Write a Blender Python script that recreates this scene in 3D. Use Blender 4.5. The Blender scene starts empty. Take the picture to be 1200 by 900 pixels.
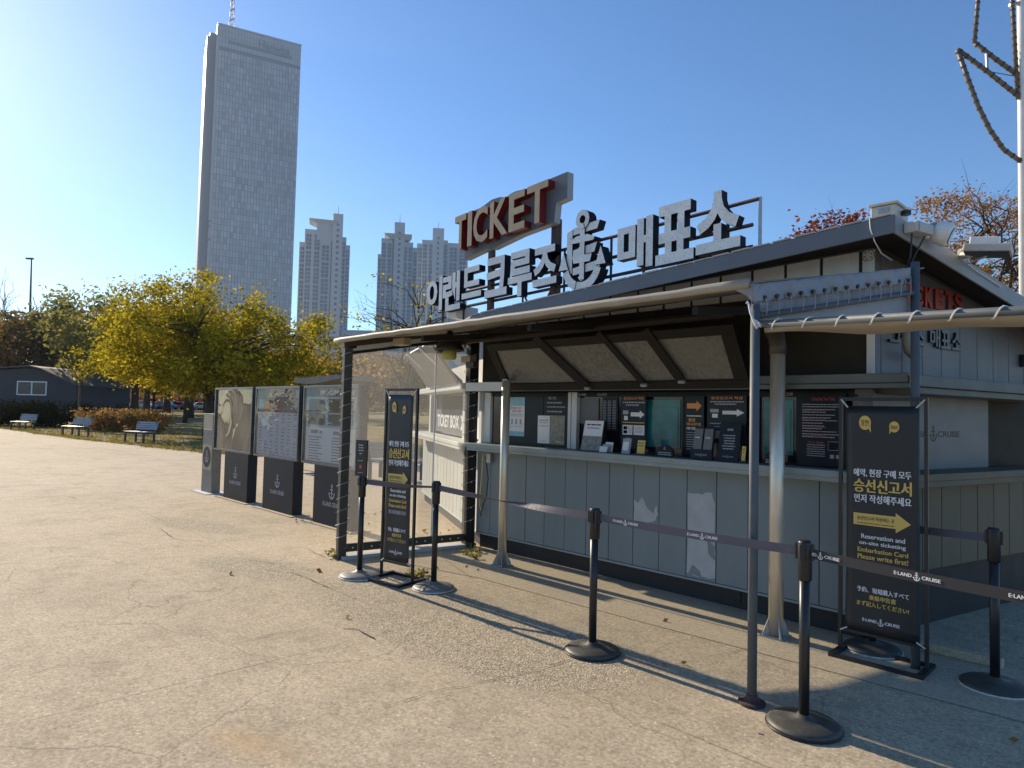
import bpy, math, random
import numpy as np
from mathutils import Vector, Matrix

random.seed(7)
rng = np.random.default_rng(7)
S = bpy.context.scene
COL = S.collection
R_ = math.radians

# ------------------------------------------------------------------ camera
F = 790.0                       # focal length in photo pixels (photo 1200 x 900)
EYE = 1.6
_vl = np.array([-765., 483 + .024 * -765 - 450, F]); _vl /= np.linalg.norm(_vl)
_n = np.cross(np.array([-600., 483 - 14.4 - 450, F]), np.array([600., 483 + 14.4 - 450, F])); _n /= np.linalg.norm(_n)
if _n[1] > 0: _n = -_n
CX = -_vl; CZ = _n; CY = np.cross(CZ, CX)
RW = np.array([CX, CY, CZ])     # rows: world axes in (right, down, forward) camera axes

def ray(px, py): return RW @ np.array([px - 600., py - 450., F])
def gp(px, py, z=0.0):
    d = ray(px, py); t = (z - EYE) / d[2]
    return Vector((t * d[0], t * d[1], z))
def wp(px, py, Y):              # point of the vertical plane y = Y seen in that direction
    d = ray(px, py); t = Y / d[1]
    return Vector((t * d[0], Y, EYE + t * d[2]))
def hp(px, py, dist):           # point at a horizontal distance
    d = ray(px, py); t = dist / math.hypot(d[0], d[1])
    return Vector((t * d[0], t * d[1], EYE + t * d[2]))

cam_d = bpy.data.cameras.new('camera'); cam = bpy.data.objects.new('camera', cam_d); COL.objects.link(cam)
M = Matrix.Identity(4)
for i in range(3):
    M[i][0] = RW[i, 0]; M[i][1] = -RW[i, 1]; M[i][2] = -RW[i, 2]
M[2][3] = EYE
cam.matrix_world = M
cam_d.sensor_width = 36.0; cam_d.lens = F / 1200 * 36
cam_d.clip_start = 0.05; cam_d.clip_end = 6000
S.camera = cam

# ------------------------------------------------------------------ sky, sun, exposure
SUN_EL = R_(25.4)
SUN_AZ = R_(-0.8)               # from -X toward +Y
sdir = Vector((-math.cos(SUN_AZ) * math.cos(SUN_EL), math.sin(SUN_AZ) * math.cos(SUN_EL), math.sin(SUN_EL)))
W = bpy.data.worlds.new('World'); S.world = W; W.use_nodes = True
nt = W.node_tree; nt.nodes.clear()
sky = nt.nodes.new('ShaderNodeTexSky'); sky.sky_type = 'NISHITA'; sky.sun_disc = False
sky.sun_elevation = SUN_EL; sky.sun_rotation = math.atan2(sdir.x, sdir.y)
sky.altitude = 50; sky.air_density = 1.0; sky.dust_density = 0.22; sky.ozone_density = 5.2
bg = nt.nodes.new('ShaderNodeBackground'); bg.inputs['Strength'].default_value = 0.12
wo = nt.nodes.new('ShaderNodeOutputWorld')
hs = nt.nodes.new('ShaderNodeHueSaturation'); hs.inputs['Saturation'].default_value = 1.13; nt.links.new(sky.outputs[0], hs.inputs['Color']); nt.links.new(hs.outputs[0], bg.inputs[0]); nt.links.new(bg.outputs[0], wo.inputs[0])
sun_d = bpy.data.lights.new('sun', 'SUN'); sun_d.energy = 5.0; sun_d.angle = R_(0.55); sun_d.color = (1.0, 0.835, 0.62)
sun = bpy.data.objects.new('sun', sun_d); COL.objects.link(sun)
sun.rotation_euler = (-sdir).to_track_quat('-Z', 'Y').to_euler()
S.view_settings.view_transform = 'Standard'; S.view_settings.look = 'None'
S.view_settings.exposure = 0.50; S.view_settings.gamma = 1.0; S.view_settings.use_curve_mapping = False
HAZE = .00012
S.render.engine = 'CYCLES'
S.cycles.max_bounces = 8; S.cycles.transparent_max_bounces = 16; S.cycles.use_denoising = True

# ------------------------------------------------------------------ materials
def new_mat(name):
    m = bpy.data.materials.new(name); m.use_nodes = True
    n = m.node_tree; n.nodes.clear()
    out = n.nodes.new('ShaderNodeOutputMaterial')
    return m, n, out
def principled(n, col=(.5, .5, .5), rough=.6, metal=0., spec=.5):
    p = n.nodes.new('ShaderNodeBsdfPrincipled')
    p.inputs['Base Color'].default_value = (*col, 1); p.inputs['Roughness'].default_value = rough
    p.inputs['Metallic'].default_value = metal; p.inputs['Specular IOR Level'].default_value = spec
    return p
def coords(n, scale=1.0):
    g = n.nodes.new('ShaderNodeTexCoord'); mp = n.nodes.new('ShaderNodeMapping')
    mp.inputs['Scale'].default_value = scale if isinstance(scale, tuple) else (scale,) * 3
    n.links.new(g.outputs['Object'], mp.inputs[0]); return mp.outputs[0]
def noise(n, vec, scale, detail=4, rough=.6):
    t = n.nodes.new('ShaderNodeTexNoise'); t.inputs['Scale'].default_value = scale
    t.inputs['Detail'].default_value = detail; t.inputs['Roughness'].default_value = rough
    n.links.new(vec, t.inputs['Vector']); return t.outputs['Fac']
def ramp(n, fac, stops):
    r = n.nodes.new('ShaderNodeValToRGB'); e = r.color_ramp.elements
    while len(e) < len(stops): e.new(.5)
    for i, (p, c) in enumerate(stops):
        e[i].position = p; e[i].color = (*c, 1) if len(c) == 3 else c
    n.links.new(fac, r.inputs[0]); return r.outputs[0]
def mixc(n, fac, a, b, mode='MIX'):
    m = n.nodes.new('ShaderNodeMix'); m.data_type = 'RGBA'; m.blend_type = mode
    for sock, v in ((m.inputs[0], fac), (m.inputs[6], a), (m.inputs[7], b)):
        if hasattr(v, 'links'): n.links.new(v, sock)
        elif isinstance(v, (int, float)): sock.default_value = v
        else: sock.default_value = (*v, 1)
    return m.outputs[2]
def bump(n, h, strength, dist, p):
    b = n.nodes.new('ShaderNodeBump'); b.inputs['Strength'].default_value = strength; b.inputs['Distance'].default_value = dist
    n.links.new(h, b.inputs['Height']); n.links.new(b.outputs[0], p.inputs['Normal']); return b
def sc(c, k): return tuple(min(1, x * k) for x in c)

def mat(name, col, rough=.55, metal=0., var=.18, scale=3.0, dirt=0., dirtcol=(.12, .1, .08), bmp=.0, bscale=60., streak=False, spec=.5):
    m, n, out = new_mat(name); p = principled(n, col, rough, metal, spec)
    v = coords(n, (1, 1, .18) if streak else 1.0)
    f = noise(n, v, scale, 6, .65)
    c = ramp(n, f, [(.25, sc(col, 1 - var)), (.75, sc(col, 1 + var))])
    if dirt:
        f2 = noise(n, v, scale * 4.3, 5, .7)
        c = mixc(n, ramp(n, f2, [(.55, (0, 0, 0)), (.8, (dirt,) * 3)]), c, dirtcol)
    n.links.new(c, p.inputs['Base Color'])
    if streak:
        f3 = noise(n, coords(n, (1, 1, .05)), 19, 5, .7); c = mixc(n, ramp(n, f3, [(.56, (0, 0, 0)), (.76, (.5,) * 3)]), c, sc(col, .55))
        f4 = noise(n, coords(n), 55, 3, .8); c = mixc(n, ramp(n, f4, [(.66, (0, 0, 0)), (.72, (.6,) * 3)]), c, sc(col, 1.7))
    r = n.nodes.new('ShaderNodeMapRange'); r.inputs['To Min'].default_value = max(.03, rough - .12); r.inputs['To Max'].default_value = min(1, rough + .12)
    n.links.new(noise(n, v, scale * 2.1, 3), r.inputs[0]); n.links.new(r.outputs[0], p.inputs['Roughness'])
    if bmp: bump(n, noise(n, coords(n), bscale, 3), bmp, .004, p)
    n.links.new(p.outputs[0], out.inputs[0]); return m

def leaf_mat(name, cols, trans=.45):
    m, n, out = new_mat(name)
    g = n.nodes.new('ShaderNodeNewGeometry')
    c = ramp(n, g.outputs['Random Per Island'], [(i / (len(cols) - 1), cc) for i, cc in enumerate(cols)])
    d = n.nodes.new('ShaderNodeBsdfDiffuse'); t = n.nodes.new('ShaderNodeBsdfTranslucent'); mx = n.nodes.new('ShaderNodeMixShader')
    mx.inputs[0].default_value = trans
    n.links.new(c, d.inputs[0]); n.links.new(mixc(n, 1.0, c, (1.0, .95, .6), 'MULTIPLY'), t.inputs[0])
    n.links.new(d.outputs[0], mx.inputs[1]); n.links.new(t.outputs[0], mx.inputs[2]); n.links.new(mx.outputs[0], out.inputs[0])
    return m

def concrete(name, a, b, aggregate=0.0):
    m, n, out = new_mat(name); p = principled(n, a, .85, 0, .3)
    v = coords(n)
    big = noise(n, v, .22, 8, .62); mid = noise(n, v, 1.6, 8, .7); fine = noise(n, v, 38, 4, .7)
    c = ramp(n, big, [(.3, a), (.52, sc(a, 1.16)), (.72, b)])
    c = mixc(n, ramp(n, mid, [(.42, (0, 0, 0)), (.72, (.55,) * 3)]), c, sc(b, .82))
    spk = n.nodes.new('ShaderNodeTexVoronoi'); spk.inputs['Scale'].default_value = 70 if aggregate else 110
    n.links.new(v, spk.inputs['Vector'])
    spc = ramp(n, spk.outputs['Color'], [(.0, (.42, .42, .42)), (.5, (1, 1, 1)), (1., (1.45, 1.4, 1.3))])
    c = mixc(n, .75 if aggregate else .42, c, spc, 'MULTIPLY')
    c = mixc(n, .5, c, ramp(n, fine, [(.35, (.72,) * 3), (.65, (1.2,) * 3)]), 'MULTIPLY')
    stain = noise(n, v, .75, 6, .75)
    c = mixc(n, ramp(n, stain, [(.58, (0, 0, 0)), (.78, (.5,) * 3)]), c, (.19, .165, .135))
    n.links.new(c, p.inputs['Base Color'])
    h = n.nodes.new('ShaderNodeMath'); h.operation = 'MULTIPLY_ADD'; h.inputs[1].default_value = 1.0 if aggregate else .35
    n.links.new(spk.outputs['Distance'], h.inputs[0]); n.links.new(fine, h.inputs[2])
    h2 = n.nodes.new('ShaderNodeMath'); h2.operation = 'MULTIPLY_ADD'; h2.inputs[1].default_value = 2.2
    n.links.new(mid, h2.inputs[0]); n.links.new(h.outputs[0], h2.inputs[2])
    bump(n, h2.outputs[0], .8 if aggregate else .5, .012 if aggregate else .007, p)
    n.links.new(p.outputs[0], out.inputs[0]); return m

def glassy(name, tint, alpha, rough=.08, glossy=.12, wob=0.0, haze=.0):
    m, n, out = new_mat(name)
    tr = n.nodes.new('ShaderNodeBsdfTransparent'); tr.inputs[0].default_value = (*tint, 1)
    df = n.nodes.new('ShaderNodeBsdfDiffuse'); df.inputs[0].default_value = (.7, .7, .7, 1)
    tl = n.nodes.new('ShaderNodeBsdfTranslucent'); tl.inputs[0].default_value = (.75, .75, .72, 1)
    gl = n.nodes.new('ShaderNodeBsdfGlossy'); gl.inputs['Roughness'].default_value = rough
    m0 = n.nodes.new('ShaderNodeMixShader'); m0.inputs[0].default_value = .5
    n.links.new(df.outputs[0], m0.inputs[1]); n.links.new(tl.outputs[0], m0.inputs[2])
    m1 = n.nodes.new('ShaderNodeMixShader'); m1.inputs[0].default_value = haze
    n.links.new(tr.outputs[0], m1.inputs[1]); n.links.new(m0.outputs[0], m1.inputs[2])
    fr = n.nodes.new('ShaderNodeFresnel'); fr.inputs[0].default_value = 1.45
    m2 = n.nodes.new('ShaderNodeMixShader')
    n.links.new(fr.outputs[0], m2.inputs[0])
    n.links.new(m1.outputs[0], m2.inputs[1]); n.links.new(gl.outputs[0], m2.inputs[2])
    if wob:
        b = n.nodes.new('ShaderNodeBump'); b.inputs['Strength'].default_value = wob; b.inputs['Distance'].default_value = .05
        n.links.new(noise(n, coords(n), 2.6, 3, .5), b.inputs['Height'])
        n.links.new(b.outputs[0], gl.inputs['Normal']); n.links.new(b.outputs[0], fr.inputs['Normal'])
    n.links.new(m2.outputs[0], out.inputs[0]); return m

def plaza_material():
    m, n, out = new_mat('plaza_concrete'); p = principled(n, (.36, .315, .245), .88, 0, .25)
    v = coords(n)
    def vor(scale, feat='F1'):
        t = n.nodes.new('ShaderNodeTexVoronoi'); t.inputs['Scale'].default_value = scale; t.feature = feat; n.links.new(v, t.inputs['Vector']); return t
    def math_(op, a, b):
        q = n.nodes.new('ShaderNodeMath'); q.operation = op
        for i, x in enumerate((a, b)):
            if hasattr(x, 'links'): n.links.new(x, q.inputs[i])
            else: q.inputs[i].default_value = x
        return q.outputs[0]
    huge = noise(n, v, .11, 6, .6); big = noise(n, v, .42, 9, .66); mid = noise(n, v, 2.3, 8, .72); fine = noise(n, v, 42, 5, .75)
    c = ramp(n, big, [(.30, (.38, .315, .22)), (.48, (.465, .387, .272)), (.62, (.50, .42, .297)), (.78, (.42, .362, .262))])
    c = mixc(n, ramp(n, huge, [(.42, (0, 0, 0)), (.62, (.6,) * 3)]), c, (.52, .425, .29))
    c = mixc(n, .8, c, ramp(n, mid, [(.28, (.70,) * 3), (.5, (1, 1, 1)), (.74, (1.14,) * 3)]), 'MULTIPLY')
    c = mixc(n, .75, c, ramp(n, fine, [(.32, (.5,) * 3), (.5, (1, 1, 1)), (.66, (1.4,) * 3)]), 'MULTIPLY')
    # patches where the cement skin has worn off and the stones show
    def ell(x, y, rx, ry, rz):
        mp = n.nodes.new('ShaderNodeMapping'); mp.vector_type = 'TEXTURE'; mp.inputs['Location'].default_value = (x, y, 0); mp.inputs['Rotation'].default_value = (0, 0, rz); mp.inputs['Scale'].default_value = (rx, ry, 1)
        n.links.new(v, mp.inputs[0]); l = n.nodes.new('ShaderNodeVectorMath'); l.operation = 'LENGTH'; n.links.new(mp.outputs[0], l.inputs[0])
        return math_('SUBTRACT', 1.0, l.outputs['Value'])
    e = None
    for q in ((-4.5, 3.3, 1.6, .75, -.02), (-3.2, 3.3, 1.0, .7, .2), (-6.6, 2.9, .9, .4, .3), (-9.4, 3.3, 1.2, .35, .25)):
        x = ell(*q); e = x if e is None else math_('MAXIMUM', e, x)
    ms = ramp(n, math_('ADD', e, math_('MULTIPLY', math_('SUBTRACT', mid, .5), 1.3)), [(.02, (0, 0, 0)), (.30, (1, 1, 1))])
    worn = ramp(n, noise(n, v, .9, 8, .75), [(.60, (0, 0, 0)), (.72, (.75,) * 3)]); ms2 = mixc(n, 1.0, ms, worn, 'LIGHTEN')
    st = vor(85); stc = ramp(n, st.outputs['Color'], [(0, (.25, .205, .14)), (.35, (.44, .37, .26)), (.7, (.53, .45, .32)), (1, (.74, .66, .50))])
    edge = ramp(n, st.outputs['Distance'], [(.4, (1, 1, 1)), (.8, (.55,) * 3)])
    c = mixc(n, ms2, c, mixc(n, .85, stc, edge, 'MULTIPLY'))
    # dark specks, pits and small light chips everywhere
    def specks(scale, r0, r1, gate, amount, col):
        nonlocal c
        t = vor(scale); g = ramp(n, t.outputs['Color'], [(gate, (0, 0, 0)), (gate + .02, (1, 1, 1))]); d = ramp(n, t.outputs['Distance'], [(r0, (amount,) * 3), (r1, (0, 0, 0))])
        c = mixc(n, mixc(n, 1.0, g, d, 'MULTIPLY'), c, col)
    mott = noise(n, v, 13, 5, .8); c = mixc(n, .6, c, ramp(n, mott, [(.34, (.68,) * 3), (.5, (1, 1, 1)), (.66, (1.22,) * 3)]), 'MULTIPLY')
    specks(13, .07, .13, .62, .75, (.19, .155, .11)); specks(26, .12, .2, .5, .7, (.22, .18, .13)); specks(19, .08, .15, .60, .8, (.80, .72, .58)); specks(37, .14, .24, .45, .7, (.74, .66, .53))
    rs = ramp(n, math_('ADD', ell(gp(300, 872).x, gp(300, 872).y, .42, .2, .4), math_('MULTIPLY', math_('SUBTRACT', mid, .5), 3.2)), [(.1, (0, 0, 0)), (.9, (.42,) * 3)]); c = mixc(n, rs, c, (.52, .33, .14))
    stn = noise(n, v, .95, 10, .78); c = mixc(n, ramp(n, stn, [(.53, (0, 0, 0)), (.66, (.5,) * 3)]), c, (.27, .222, .155))
    stn2 = noise(n, v, 3.7, 8, .8); c = mixc(n, ramp(n, stn2, [(.58, (0, 0, 0)), (.70, (.45,) * 3)]), c, (.24, .20, .14))
    # slab joints on a 3.1 m grid, worn in places
    bk = n.nodes.new('ShaderNodeTexBrick'); bk.offset = 0; bk.inputs['Scale'].default_value = 1.0; bk.inputs['Brick Width'].default_value = 4.1; bk.inputs['Row Height'].default_value = 3.1; bk.inputs['Mortar Size'].default_value = .006; bk.inputs['Color1'].default_value = (0, 0, 0, 1); bk.inputs['Color2'].default_value = (0, 0, 0, 1); bk.inputs['Mortar'].default_value = (1, 1, 1, 1)
    nzj = n.nodes.new('ShaderNodeTexNoise'); nzj.inputs['Scale'].default_value = 3.; nzj.inputs['Detail'].default_value = 6; n.links.new(v, nzj.inputs['Vector']); sj = n.nodes.new('ShaderNodeVectorMath'); sj.operation = 'SCALE'; sj.inputs['Scale'].default_value = .045; n.links.new(nzj.outputs['Color'], sj.inputs[0]); aj = n.nodes.new('ShaderNodeVectorMath'); aj.operation = 'ADD'; n.links.new(v, aj.inputs[0]); n.links.new(sj.outputs[0], aj.inputs[1]); n.links.new(aj.outputs[0], bk.inputs['Vector'])
    jf = mixc(n, 1.0, bk.outputs['Color'], ramp(n, noise(n, v, .8, 4), [(.42, (.1,) * 3), (.6, (.65,) * 3)]), 'MULTIPLY'); c = mixc(n, jf, c, (.14, .115, .085))
    # hairline crazing, only in places
    mw = n.nodes.new('ShaderNodeVectorMath'); mw.operation = 'ADD'; nz = n.nodes.new('ShaderNodeTexNoise'); nz.inputs['Scale'].default_value = 2.5; n.links.new(v, nz.inputs['Vector'])
    ms_ = n.nodes.new('ShaderNodeVectorMath'); ms_.operation = 'SCALE'; ms_.inputs['Scale'].default_value = .30; nz.inputs['Detail'].default_value = 5; n.links.new(nz.outputs['Color'], ms_.inputs[0])
    n.links.new(v, mw.inputs[0]); n.links.new(ms_.outputs[0], mw.inputs[1])
    cr = n.nodes.new('ShaderNodeTexVoronoi'); cr.feature = 'DISTANCE_TO_EDGE'; cr.inputs['Scale'].default_value = .55; n.links.new(mw.outputs[0], cr.inputs['Vector'])
    crf = mixc(n, 1.0, ramp(n, cr.outputs['Distance'], [(.0, (.6,) * 3), (.004, (0, 0, 0))]), ramp(n, noise(n, v, .3, 2), [(.42, (0, 0, 0)), (.55, (1, 1, 1))]), 'MULTIPLY')
    cr2 = n.nodes.new('ShaderNodeTexVoronoi'); cr2.feature = 'DISTANCE_TO_EDGE'; cr2.inputs['Scale'].default_value = 1.7; n.links.new(mw.outputs[0], cr2.inputs['Vector'])
    crf2 = mixc(n, 1.0, ramp(n, cr2.outputs['Distance'], [(.0, (.55,) * 3), (.012, (0, 0, 0))]), ramp(n, noise(n, v, .45, 3), [(.56, (0, 0, 0)), (.66, (1, 1, 1))]), 'MULTIPLY')
    c = mixc(n, mixc(n, 1.0, crf, crf2, 'LIGHTEN'), c, (.13, .11, .085))
    n.links.new(c, p.inputs['Base Color'])
    h = math_('ADD', math_('MULTIPLY', fine, .45), math_('ADD', math_('MULTIPLY', mid, .7), math_('MULTIPLY', math_('MULTIPLY', math_('SUBTRACT', 1.0, st.outputs['Distance']), ms2), 1.0)))
    bump(n, h, .5, .008, p); n.links.new(p.outputs[0], out.inputs[0]); return m
K = {}
K['concrete'] = plaza_material()
K['apron'] = concrete('apron_concrete', (.43, .365, .265), (.49, .415, .305))
K['aggregate'] = concrete('exposed_aggregate', (.30, .275, .235), (.37, .34, .285), 1.0)
K['crack'] = mat('crack_dark', (.06, .052, .045), .9)
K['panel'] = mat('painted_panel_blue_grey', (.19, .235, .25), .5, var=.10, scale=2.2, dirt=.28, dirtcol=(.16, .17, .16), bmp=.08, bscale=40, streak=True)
K['panel_light'] = mat('painted_panel_white_grey', (.74, .76, .75), .5, var=.10, scale=2.0, dirt=.35, dirtcol=(.25, .25, .22), streak=True)
K['panel_white'] = mat('painted_panel_white', (.54, .57, .56), .5, var=.08, scale=2.0, dirt=.25, dirtcol=(.35, .35, .31), streak=True)
K['sign_dull'] = mat('sign_panel_dull_white', (.15, .153, .158), .45, var=.06)
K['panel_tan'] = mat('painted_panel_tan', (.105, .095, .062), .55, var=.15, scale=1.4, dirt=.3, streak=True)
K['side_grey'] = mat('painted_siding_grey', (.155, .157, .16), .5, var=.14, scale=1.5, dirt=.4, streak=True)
K['patch'] = mat('bare_primer', (.42, .45, .46), .6, var=.12, scale=9)
K['counter'] = mat('counter_grey_paint', (.25, .30, .31), .42, var=.16, scale=4, dirt=.4, dirtcol=(.42, .40, .34))
K['trim'] = mat('trim_grey_green', (.105, .115, .105), .5, var=.15, scale=3, dirt=.25)
K['trim_white'] = mat('trim_white', (.6, .62, .62), .45, var=.08)
K['skirt_shade'] = mat('skirting_shade_black', (.018, .019, .022), .6)  # also used for the strip that paints the crawl space's shade
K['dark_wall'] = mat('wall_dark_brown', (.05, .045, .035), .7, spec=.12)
K['roof'] = mat('roof_sheet', (.42, .40, .36), .7, var=.2, dirt=.4)
K['fascia'] = mat('fascia_blue_grey', (.125, .145, .165), .5, var=.12, dirt=.2)
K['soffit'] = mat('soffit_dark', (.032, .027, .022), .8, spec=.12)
K['slate'] = mat('slate_film', (.020, .030, .038), .35, var=.15, spec=.2)
K['navy'] = mat('navy_print', (.010, .014, .022), .38, var=.2, spec=.2)
K['darkglass'] = mat('dark_glass', (.010, .013, .018), .08, var=.2, spec=.6)
K['teal'] = mat('teal_glass', (.018, .16, .18), .12, var=.45, scale=5)
K['flap_frame'] = mat('flap_frame_dark', (.022, .02, .018), .5, spec=.12)
K['frame_grey'] = mat('frame_grey_brown', (.06, .058, .052), .5, spec=.3)
K['brown_beam'] = mat('brown_beam', (.075, .06, .045), .7, spec=.2)
K['flap'] = None
K['fabric'] = mat('canopy_fabric_grey', (.22, .20, .17), .75, var=.12, scale=6, dirt=.25, bmp=.2, bscale=90)
K['fabric_edge'] = mat('canopy_rolled_edge', (.34, .30, .235), .55, var=.15, scale=4, dirt=.35, dirtcol=(.2, .17, .12))
K['fabric_grey'] = mat('valance_grey', (.27, .29, .32), .6, var=.12, scale=7, dirt=.2)
K['fabric_tan'] = mat('awning_tan', (.34, .29, .21), .6, var=.1, scale=5)
K['polepaint'] = mat('pole_blue_grey', (.085, .105, .122), .6, var=.15, scale=8, dirt=.3, dirtcol=(.07, .06, .05))
K['steel'] = mat('stained_steel', (.74, .67, .55), .38, .6, var=.25, scale=5, dirt=.35, dirtcol=(.12, .09, .06), streak=True)
K['gusset'] = mat('gusset_steel', (.35, .36, .37), .4, .6, var=.25, scale=14)
K['brownpipe'] = mat('brown_pipe', (.07, .06, .045), .5)
K['black'] = mat('black_plastic', (.013, .013, .014), .4, var=.2)
K['blackmetal'] = mat('black_metal', (.016, .017, .02), .38, var=.2, scale=10)
K['basegrey'] = mat('stanchion_base_grey', (.055, .055, .048), .55, var=.2, scale=9, dirt=.4, dirtcol=(.25, .22, .17))
K['glare_pale_base'] = mat('scuffed_glare_base', (.19, .185, .17), .5, var=.35, scale=14, dirt=.6, dirtcol=(.03, .03, .03))  # sun glare put into the base colour, together with real scuffs
K['whiterim'] = mat('scuffed_rim', (.6, .58, .54), .5, var=.4, scale=16, dirt=.9, dirtcol=(.02, .02, .02))
K['belt'] = mat('belt_webbing', (.085, .082, .11), .6, var=.15, scale=20)
K['beltblack'] = mat('belt_black', (.02, .02, .026), .6)
K['white'] = mat('white_print', (.78, .79, .80), .5, var=.04)
K['greyprint'] = mat('grey_print', (.36, .38, .42), .5, var=.04)
K['yellow'] = mat('yellow_print', (.72, .50, .13), .5, var=.05)
K['orange'] = mat('orange_print', (.72, .29, .06), .5, var=.05)
K['redprint'] = mat('red_print', (.45, .07, .05), .5, var=.05)
K['blackprint'] = mat('black_print', (.012, .012, .014), .5)
K['banner'] = mat('banner_cloth', (.016, .021, .026), .42, var=.15, scale=3)
K['bluepaper'] = mat('poster_blue', (.25, .52, .62), .4, var=.3, scale=6)
K['photo'] = mat('photo_grey', (.22, .22, .19), .35, var=.6, scale=22)
K['letter_face'] = None
K['letter_side'] = mat('letter_side_navy', (.008, .010, .022), .6, var=.2, spec=.12)
K['gold'] = mat('letter_gold', (.40, .29, .165), .4, .25, var=.2, scale=9, dirt=.5, dirtcol=(.2, .13, .07))
K['redside'] = mat('letter_side_red', (.17, .012, .012), .4, var=.15)
K['signboard'] = mat('signboard_grey', (.30, .31, .31), .5, var=.15, scale=3, dirt=.3)
K['signback'] = mat('signboard_front', (.10, .115, .135), .5, var=.15)
K['rust'] = mat('rusty_rail', (.065, .038, .032), .7, var=.3, scale=20)
K['bulb'] = mat('small_bulb', (.85, .85, .8), .3)
K['wire'] = mat('wire', (.32, .31, .29), .5)
K['rope'] = mat('white_rope', (.66, .65, .62), .7, var=.15, scale=60)
K['lace'] = mat('grey_lace', (.36, .36, .35), .7)
K['ivory'] = mat('ivory_casing', (.52, .50, .44), .5, var=.12, scale=6, dirt=.35)
K['pylon'] = mat('pylon_stone', (.22, .20, .165), .6, var=.2, scale=4)
K['pylon_light'] = mat('pylon_tan', (.37, .31, .21), .5)
K['boardfoot'] = mat('board_foot_navy', (.022, .029, .04), .4, var=.12, spec=.12)
K['boardframe'] = mat('board_frame', (.022, .026, .034), .35, .3)
K['boardedge_lit'] = mat('board_edge_lit', (.10, .115, .13), .3, .5)  # lighter copy of the frame navy, paints its thin edges as lit
K['sheet'] = mat('timetable_sheet', (.58, .63, .72), .25, var=.12, scale=3)
K['sheet2'] = mat('poster_sheet', (.50, .62, .66), .25, var=.12, scale=3)
K['bench_metal'] = mat('bench_frame', (.03, .03, .033), .45)
K['bench_wood'] = mat('bench_slat', (.26, .28, .31), .4, var=.2, scale=8)
K['shed'] = mat('shed_cladding', (.045, .05, .062), .7, var=.12)
K['shed_roof'] = mat('shed_roof', (.07, .07, .075), .6)
K['pane'] = mat('window_glass', (.05, .06, .07), .1, var=.3)
K['bark'] = mat('bark', (.055, .042, .034), .9, var=.35, scale=9, bmp=.6, bscale=20)
K['bark_light'] = mat('bark_light', (.12, .095, .075), .9, var=.3, scale=9)
K['lamp'] = mat('lamp_shade', (.02, .019, .018), .45)
K['lampglass'] = mat('lamp_globe', (.42, .40, .10), .3)
K['bridge'] = mat('bridge_steel', (.12, .09, .075), .7)
K['bridge_rail'] = mat('bridge_rail', (.30, .27, .24), .6)
K['asphalt'] = mat('asphalt', (.055, .055, .055), 1.0, var=.2, spec=.05)
K['tower'] = mat('tower_gold_glass', (.52, .525, .55), .42, .0, var=.06, scale=.05)
def facade_material():
    m, n, out = new_mat('tower_panels'); p = principled(n, (.5, .5, .53), .35, 0, .5)
    g = n.nodes.new('ShaderNodeNewGeometry'); c = ramp(n, g.outputs['Random Per Island'], [(0, (.43, .435, .46)), (.25, (.50, .505, .53)), (.8, (.54, .545, .57)), (1, (.60, .60, .62))])
    c = mixc(n, .5, c, ramp(n, noise(n, coords(n), .03, 4), [(.35, (.86,) * 3), (.65, (1.1,) * 3)]), 'MULTIPLY'); n.links.new(c, p.inputs['Base Color'])
    n.links.new(p.outputs[0], out.inputs[0]); return m
K['tower_panels'] = facade_material()
K['tower_side'] = mat('tower_edge', (.52, .52, .52), .45)
K['tower_dark'] = mat('tower_band', (.32, .33, .37), .4)
K['apt'] = mat('apartment_concrete', (.43, .475, .515), .7, var=.08, scale=.05)
K['apt_glass'] = mat('apartment_window', (.15, .20, .27), .2, var=.25, scale=.2)
K['apt_lite'] = mat('apartment_light', (.48, .52, .55), .7)
K['mast'] = mat('mast_white', (.8, .79, .76), .35)
K['mastrope'] = mat('rope_light_tube', (.13, .12, .10), .5, var=.4, scale=30)
K['tyre'] = mat('tyre', (.015, .015, .015), .8)
K['rim'] = mat('wheel_rim', (.4, .4, .42), .3, .8)
K['carglass'] = mat('car_glass', (.02, .025, .03), .08)
K['lightlens'] = mat('lens', (.6, .6, .6), .15)

def flap_material():
    m, n, out = new_mat('flap_sheet'); p = principled(n, (.2, .195, .165), .35)
    v = coords(n)
    c = ramp(n, noise(n, v, 26, 6, .75), [(.35, (.08, .08, .074)), (.5, (.135, .136, .126)), (.68, (.19, .19, .178))])
    c = mixc(n, ramp(n, noise(n, v, 1.3, 2), [(.4, (0, 0, 0)), (.65, (.7,) * 3)]), c, (.15, .15, .135))
    n.links.new(c, p.inputs['Base Color']); bump(n, noise(n, v, 45, 4), .3, .004, p)
    n.links.new(p.outputs[0], out.inputs[0]); return m
K['flap'] = flap_material()
def letter_material():
    m, n, out = new_mat('letter_face_speckled'); p = principled(n, (.6, .6, .6), .4, .1)
    v = coords(n)
    t = n.nodes.new('ShaderNodeTexVoronoi'); t.inputs['Scale'].default_value = 58; n.links.new(v, t.inputs['Vector'])
    dots = ramp(n, t.outputs['Distance'], [(.12, (.05, .05, .055)), (.24, (.76, .76, .73))])
    c = mixc(n, ramp(n, noise(n, v, 7, 5, .7), [(.4, (0, 0, 0)), (.7, (.45,) * 3)]), dots, (.46, .46, .45))
    n.links.new(c, p.inputs['Base Color']); n.links.new(p.outputs[0], out.inputs[0]); return m
K['letter_face'] = letter_material()
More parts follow.
